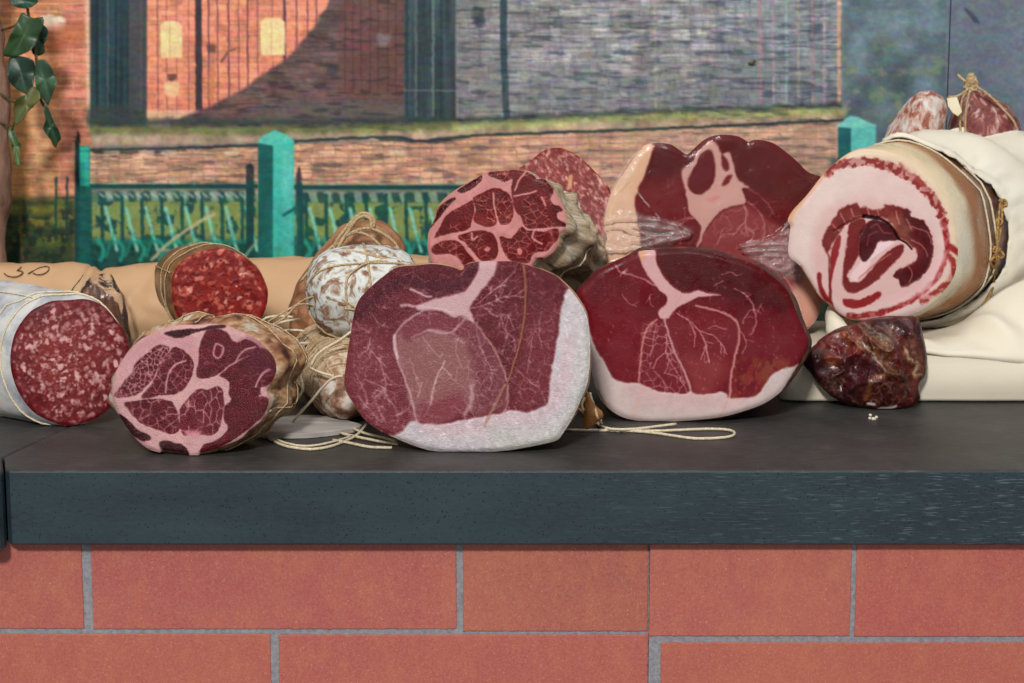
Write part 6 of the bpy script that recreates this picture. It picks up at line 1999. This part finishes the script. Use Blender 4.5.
# ---------------------------------------------------------------- fly on the backdrop
p = at_y(751.5, 63.5, WALL_Y - .0025)
t = thing('fly', p, 'tiny brown fly resting on the printed backdrop above the upright ham', 'insect')
M_FLY = mat_noise('brown_insect', [(.3, (60, 42, 34)), (.7, (92, 68, 54))], 500, 2, .5, .4, .3)
V, F, _r = sausage_geo([p + Vector((-.0035, 0, .0002)), p, p + Vector((.0022, 0, -.0006))], [(0, .0006), (.15, .0013), (.5, .0017), (.85, .0015), (1, .0008)], 14, 14, 0, 10, 1, .0)
mesh_obj('body', V, F, M_FLY, t)
for s_i, e in enumerate(((.0050, .0040), (.0052, -.0008))):
    a = p + Vector((0, -.0012 + .0006 * s_i, .0004)); b = p + Vector((e[0], -.0008, e[1])); mid = (a + b) / 2
    w = Vector((-(b - a).z, 0, (b - a).x)).normalized() * .0011
    V = [a, mid + w, b, mid - w]; V += [v + Vector((0, .0002, 0)) for v in V]
    mesh_obj('wing', V, [(3, 2, 1, 0), (4, 5, 6, 7), (0, 1, 5, 4), (1, 2, 6, 5), (2, 3, 7, 6), (3, 0, 4, 7)], M_FLY, t, None, False)

# ---------------------------------------------------------------- ivy and branch, upper left
YI = .53
M_BARK = mat_noise('branch_bark', [(.3, (96, 72, 60)), (.55, (146, 112, 94)), (.75, (176, 142, 122))], 60, 6, .8, .2, .9, .003, 120, (1, 1, .3))
bb = at_y(7, 150, YI + .02)
V, F, _r = sausage_geo([(bb.x - .030, YI + .03, .0006), (bb.x - .022, YI + .03, .09), (bb.x - .010, YI + .02, .18), (bb.x - .008, YI + .015, .26), (bb.x - .012, YI + .01, .34), (bb.x - .018, YI, .42)],
                       [(0, .016), (.3, .013), (.7, .013), (1, .011)], 24, 60, .006, 30, 4)
ti = thing('ivy', (bb.x - .03, YI + .03, 0), 'trailing dark green ivy on a rough brown branch at the upper left', 'plant')
mesh_obj('branch', V, F, M_BARK, ti)
m = NT('ivy_leaf')
a = m.n('ShaderNodeAttribute'); a.attribute_name = 'Col'
m.l(a.outputs['Color'], m.b.inputs['Base Color'])
m.b.inputs['Roughness'].default_value = .42
m.l(m.bump(m.noise(m.coords(), 130, 4), .5, .0012), m.b.inputs['Normal'])
M_LEAF = m.m
def leaf(poly, tipdir, col, Y, curl=.006, seed=0):
    """blade from its outline; raised either side of the midrib, with veins"""
    P = smooth_poly(poly, 5)
    cc, R = polar(P, 48)
    V, cols = [], []
    K = 8
    rs = []
    d = np.array(tipdir, float); d /= np.linalg.norm(d)
    for k in range(K + 1):
        q = k / K
        for i in range(48 if k else 1):
            p = cc + (R[i] - cc) * q
            s = (p[0] - cc[0]) * -d[1] + (p[1] - cc[1]) * d[0]
            l = (p[0] - cc[0]) * d[0] + (p[1] - cc[1]) * d[1]
            dy = -abs(s) * .00035 + (l * .0005) ** 2 * 40 * .2 + curl * q * q * math.sin(i * .39 + seed)
            V.append(at_y(p[0], p[1], Y + dy))
            th = math.atan2(s, l)
            vein = max(math.exp(-(s / 1.0) ** 2), *(math.exp(-((th - a_) / .05) ** 2) * (q > .15) for a_ in (.7, -.7, 1.4, -1.4)))
            nz = .88 + .3 * n3(V[-1], 60, seed)
            cols.append(np.array(col) * nz * (1 - .2 * vein) + np.array((110, 134, 90)) * .2 * vein)
    F = [(0, 1 + (i + 1) % 48, 1 + i) for i in range(48)]
    for k in range(K - 1):
        for i in range(48):
            j = (i + 1) % 48
            a_, b_ = 1 + k * 48, 1 + (k + 1) * 48
            F.append((a_ + i, a_ + j, b_ + j, b_ + i))
    o = mesh_obj('leaf', V, F, M_LEAF, ti, np.array(cols))
    md = o.modifiers.new('thick', 'SOLIDIFY'); md.thickness = .0006
    return o
G1, G2, G3, G4 = (50, 80, 44), (38, 66, 50), (92, 96, 46), (56, 88, 62)
leaf([(22, 12), (28, 16), (34, 18), (43, 17), (43, 26), (40, 34), (36, 44), (30, 50), (22, 54), (12, 57), (2, 55), (6, 46), (10, 36), (14, 28), (18, 20)], (-.5, 1), G1, YI - .02, .004, 1)
leaf([(10, 57), (18, 56), (28, 58), (34, 62), (35, 72), (33, 84), (29, 95), (22, 92), (14, 87), (8, 78), (8, 66)], (.3, 1), G2, YI - .016, .004, 2)
leaf([(36, 62), (44, 60), (50, 66), (54, 74), (57, 82), (54, 88), (51, 98), (48, 106), (44, 100), (38, 92), (35, 80)], (.3, 1), G4, YI - .024, .004, 3)
leaf([(34, 22), (42, 24), (48, 30), (47, 38), (44, 44), (45, 52), (38, 56), (32, 52), (33, 40)], (.3, 1), (40, 72, 54), YI - .006, .004, 4)
leaf([(42, 104), (46, 104), (50, 112), (54, 122), (59, 132), (61, 139), (57, 144), (56, 154), (54, 148), (52, 141), (48, 136), (43, 128), (46, 118)], (.4, 1), (36, 72, 42), YI - .02, .004, 5)
leaf([(32, 86), (38, 90), (40, 98), (34, 106), (28, 112), (22, 120), (15, 126), (14, 116), (14, 104), (18, 98), (26, 94)], (-.6, 1), G3, YI - .028, .003, 6)
leaf([(10, 127), (15, 130), (17, 138), (21, 146), (19, 152), (20, 162), (20, 169), (16, 164), (14, 154), (11, 144), (8, 134)], (.3, 1), (78, 104, 56), YI - .02, .003, 7)
leaf([(10, 2), (18, -4), (30, -6), (38, 0), (36, 4), (28, 8), (20, 8), (14, 6)], (1, .2), (38, 76, 56), YI - .02, .003, 8)
leaf([(16, -14), (26, -18), (34, -12), (30, -5), (20, -4)], (1, .3), G1, YI - .015, .003, 9)
mb = MB()
mb.tube([at_y(24, -30, YI - .01), at_y(26, -6, YI - .01), at_y(28, 12, YI - .014), at_y(32, 34, YI - .01), at_y(36, 56, YI - .012), at_y(38, 80, YI - .016), at_y(40, 98, YI - .016), at_y(46, 108, YI - .016)], .0016, 6)
mb.tube([at_y(38, 86, YI - .018), at_y(28, 100, YI - .02), at_y(16, 118, YI - .02), at_y(12, 130, YI - .018)], .0012, 6)
mb.tube([at_y(-2, 92, YI + .005), at_y(8, 99, YI - .004), at_y(14, 102, YI - .01), at_y(22, 104, YI - .02)], .0014, 6)
mb.tube([at_y(-2, 121, YI + .005), at_y(6, 125, YI - .006), at_y(12, 128, YI - .016)], .0012, 6)
mb.tube([at_y(2, 30, YI + .005), at_y(14, 26, YI - .006), at_y(27, 18, YI - .012)], .0014, 6)
mb.build('stem', mat_noise('ivy_stem', [(.3, (62, 52, 34)), (.7, (96, 88, 56))], 100, 3, .7, .2, .4), ti)
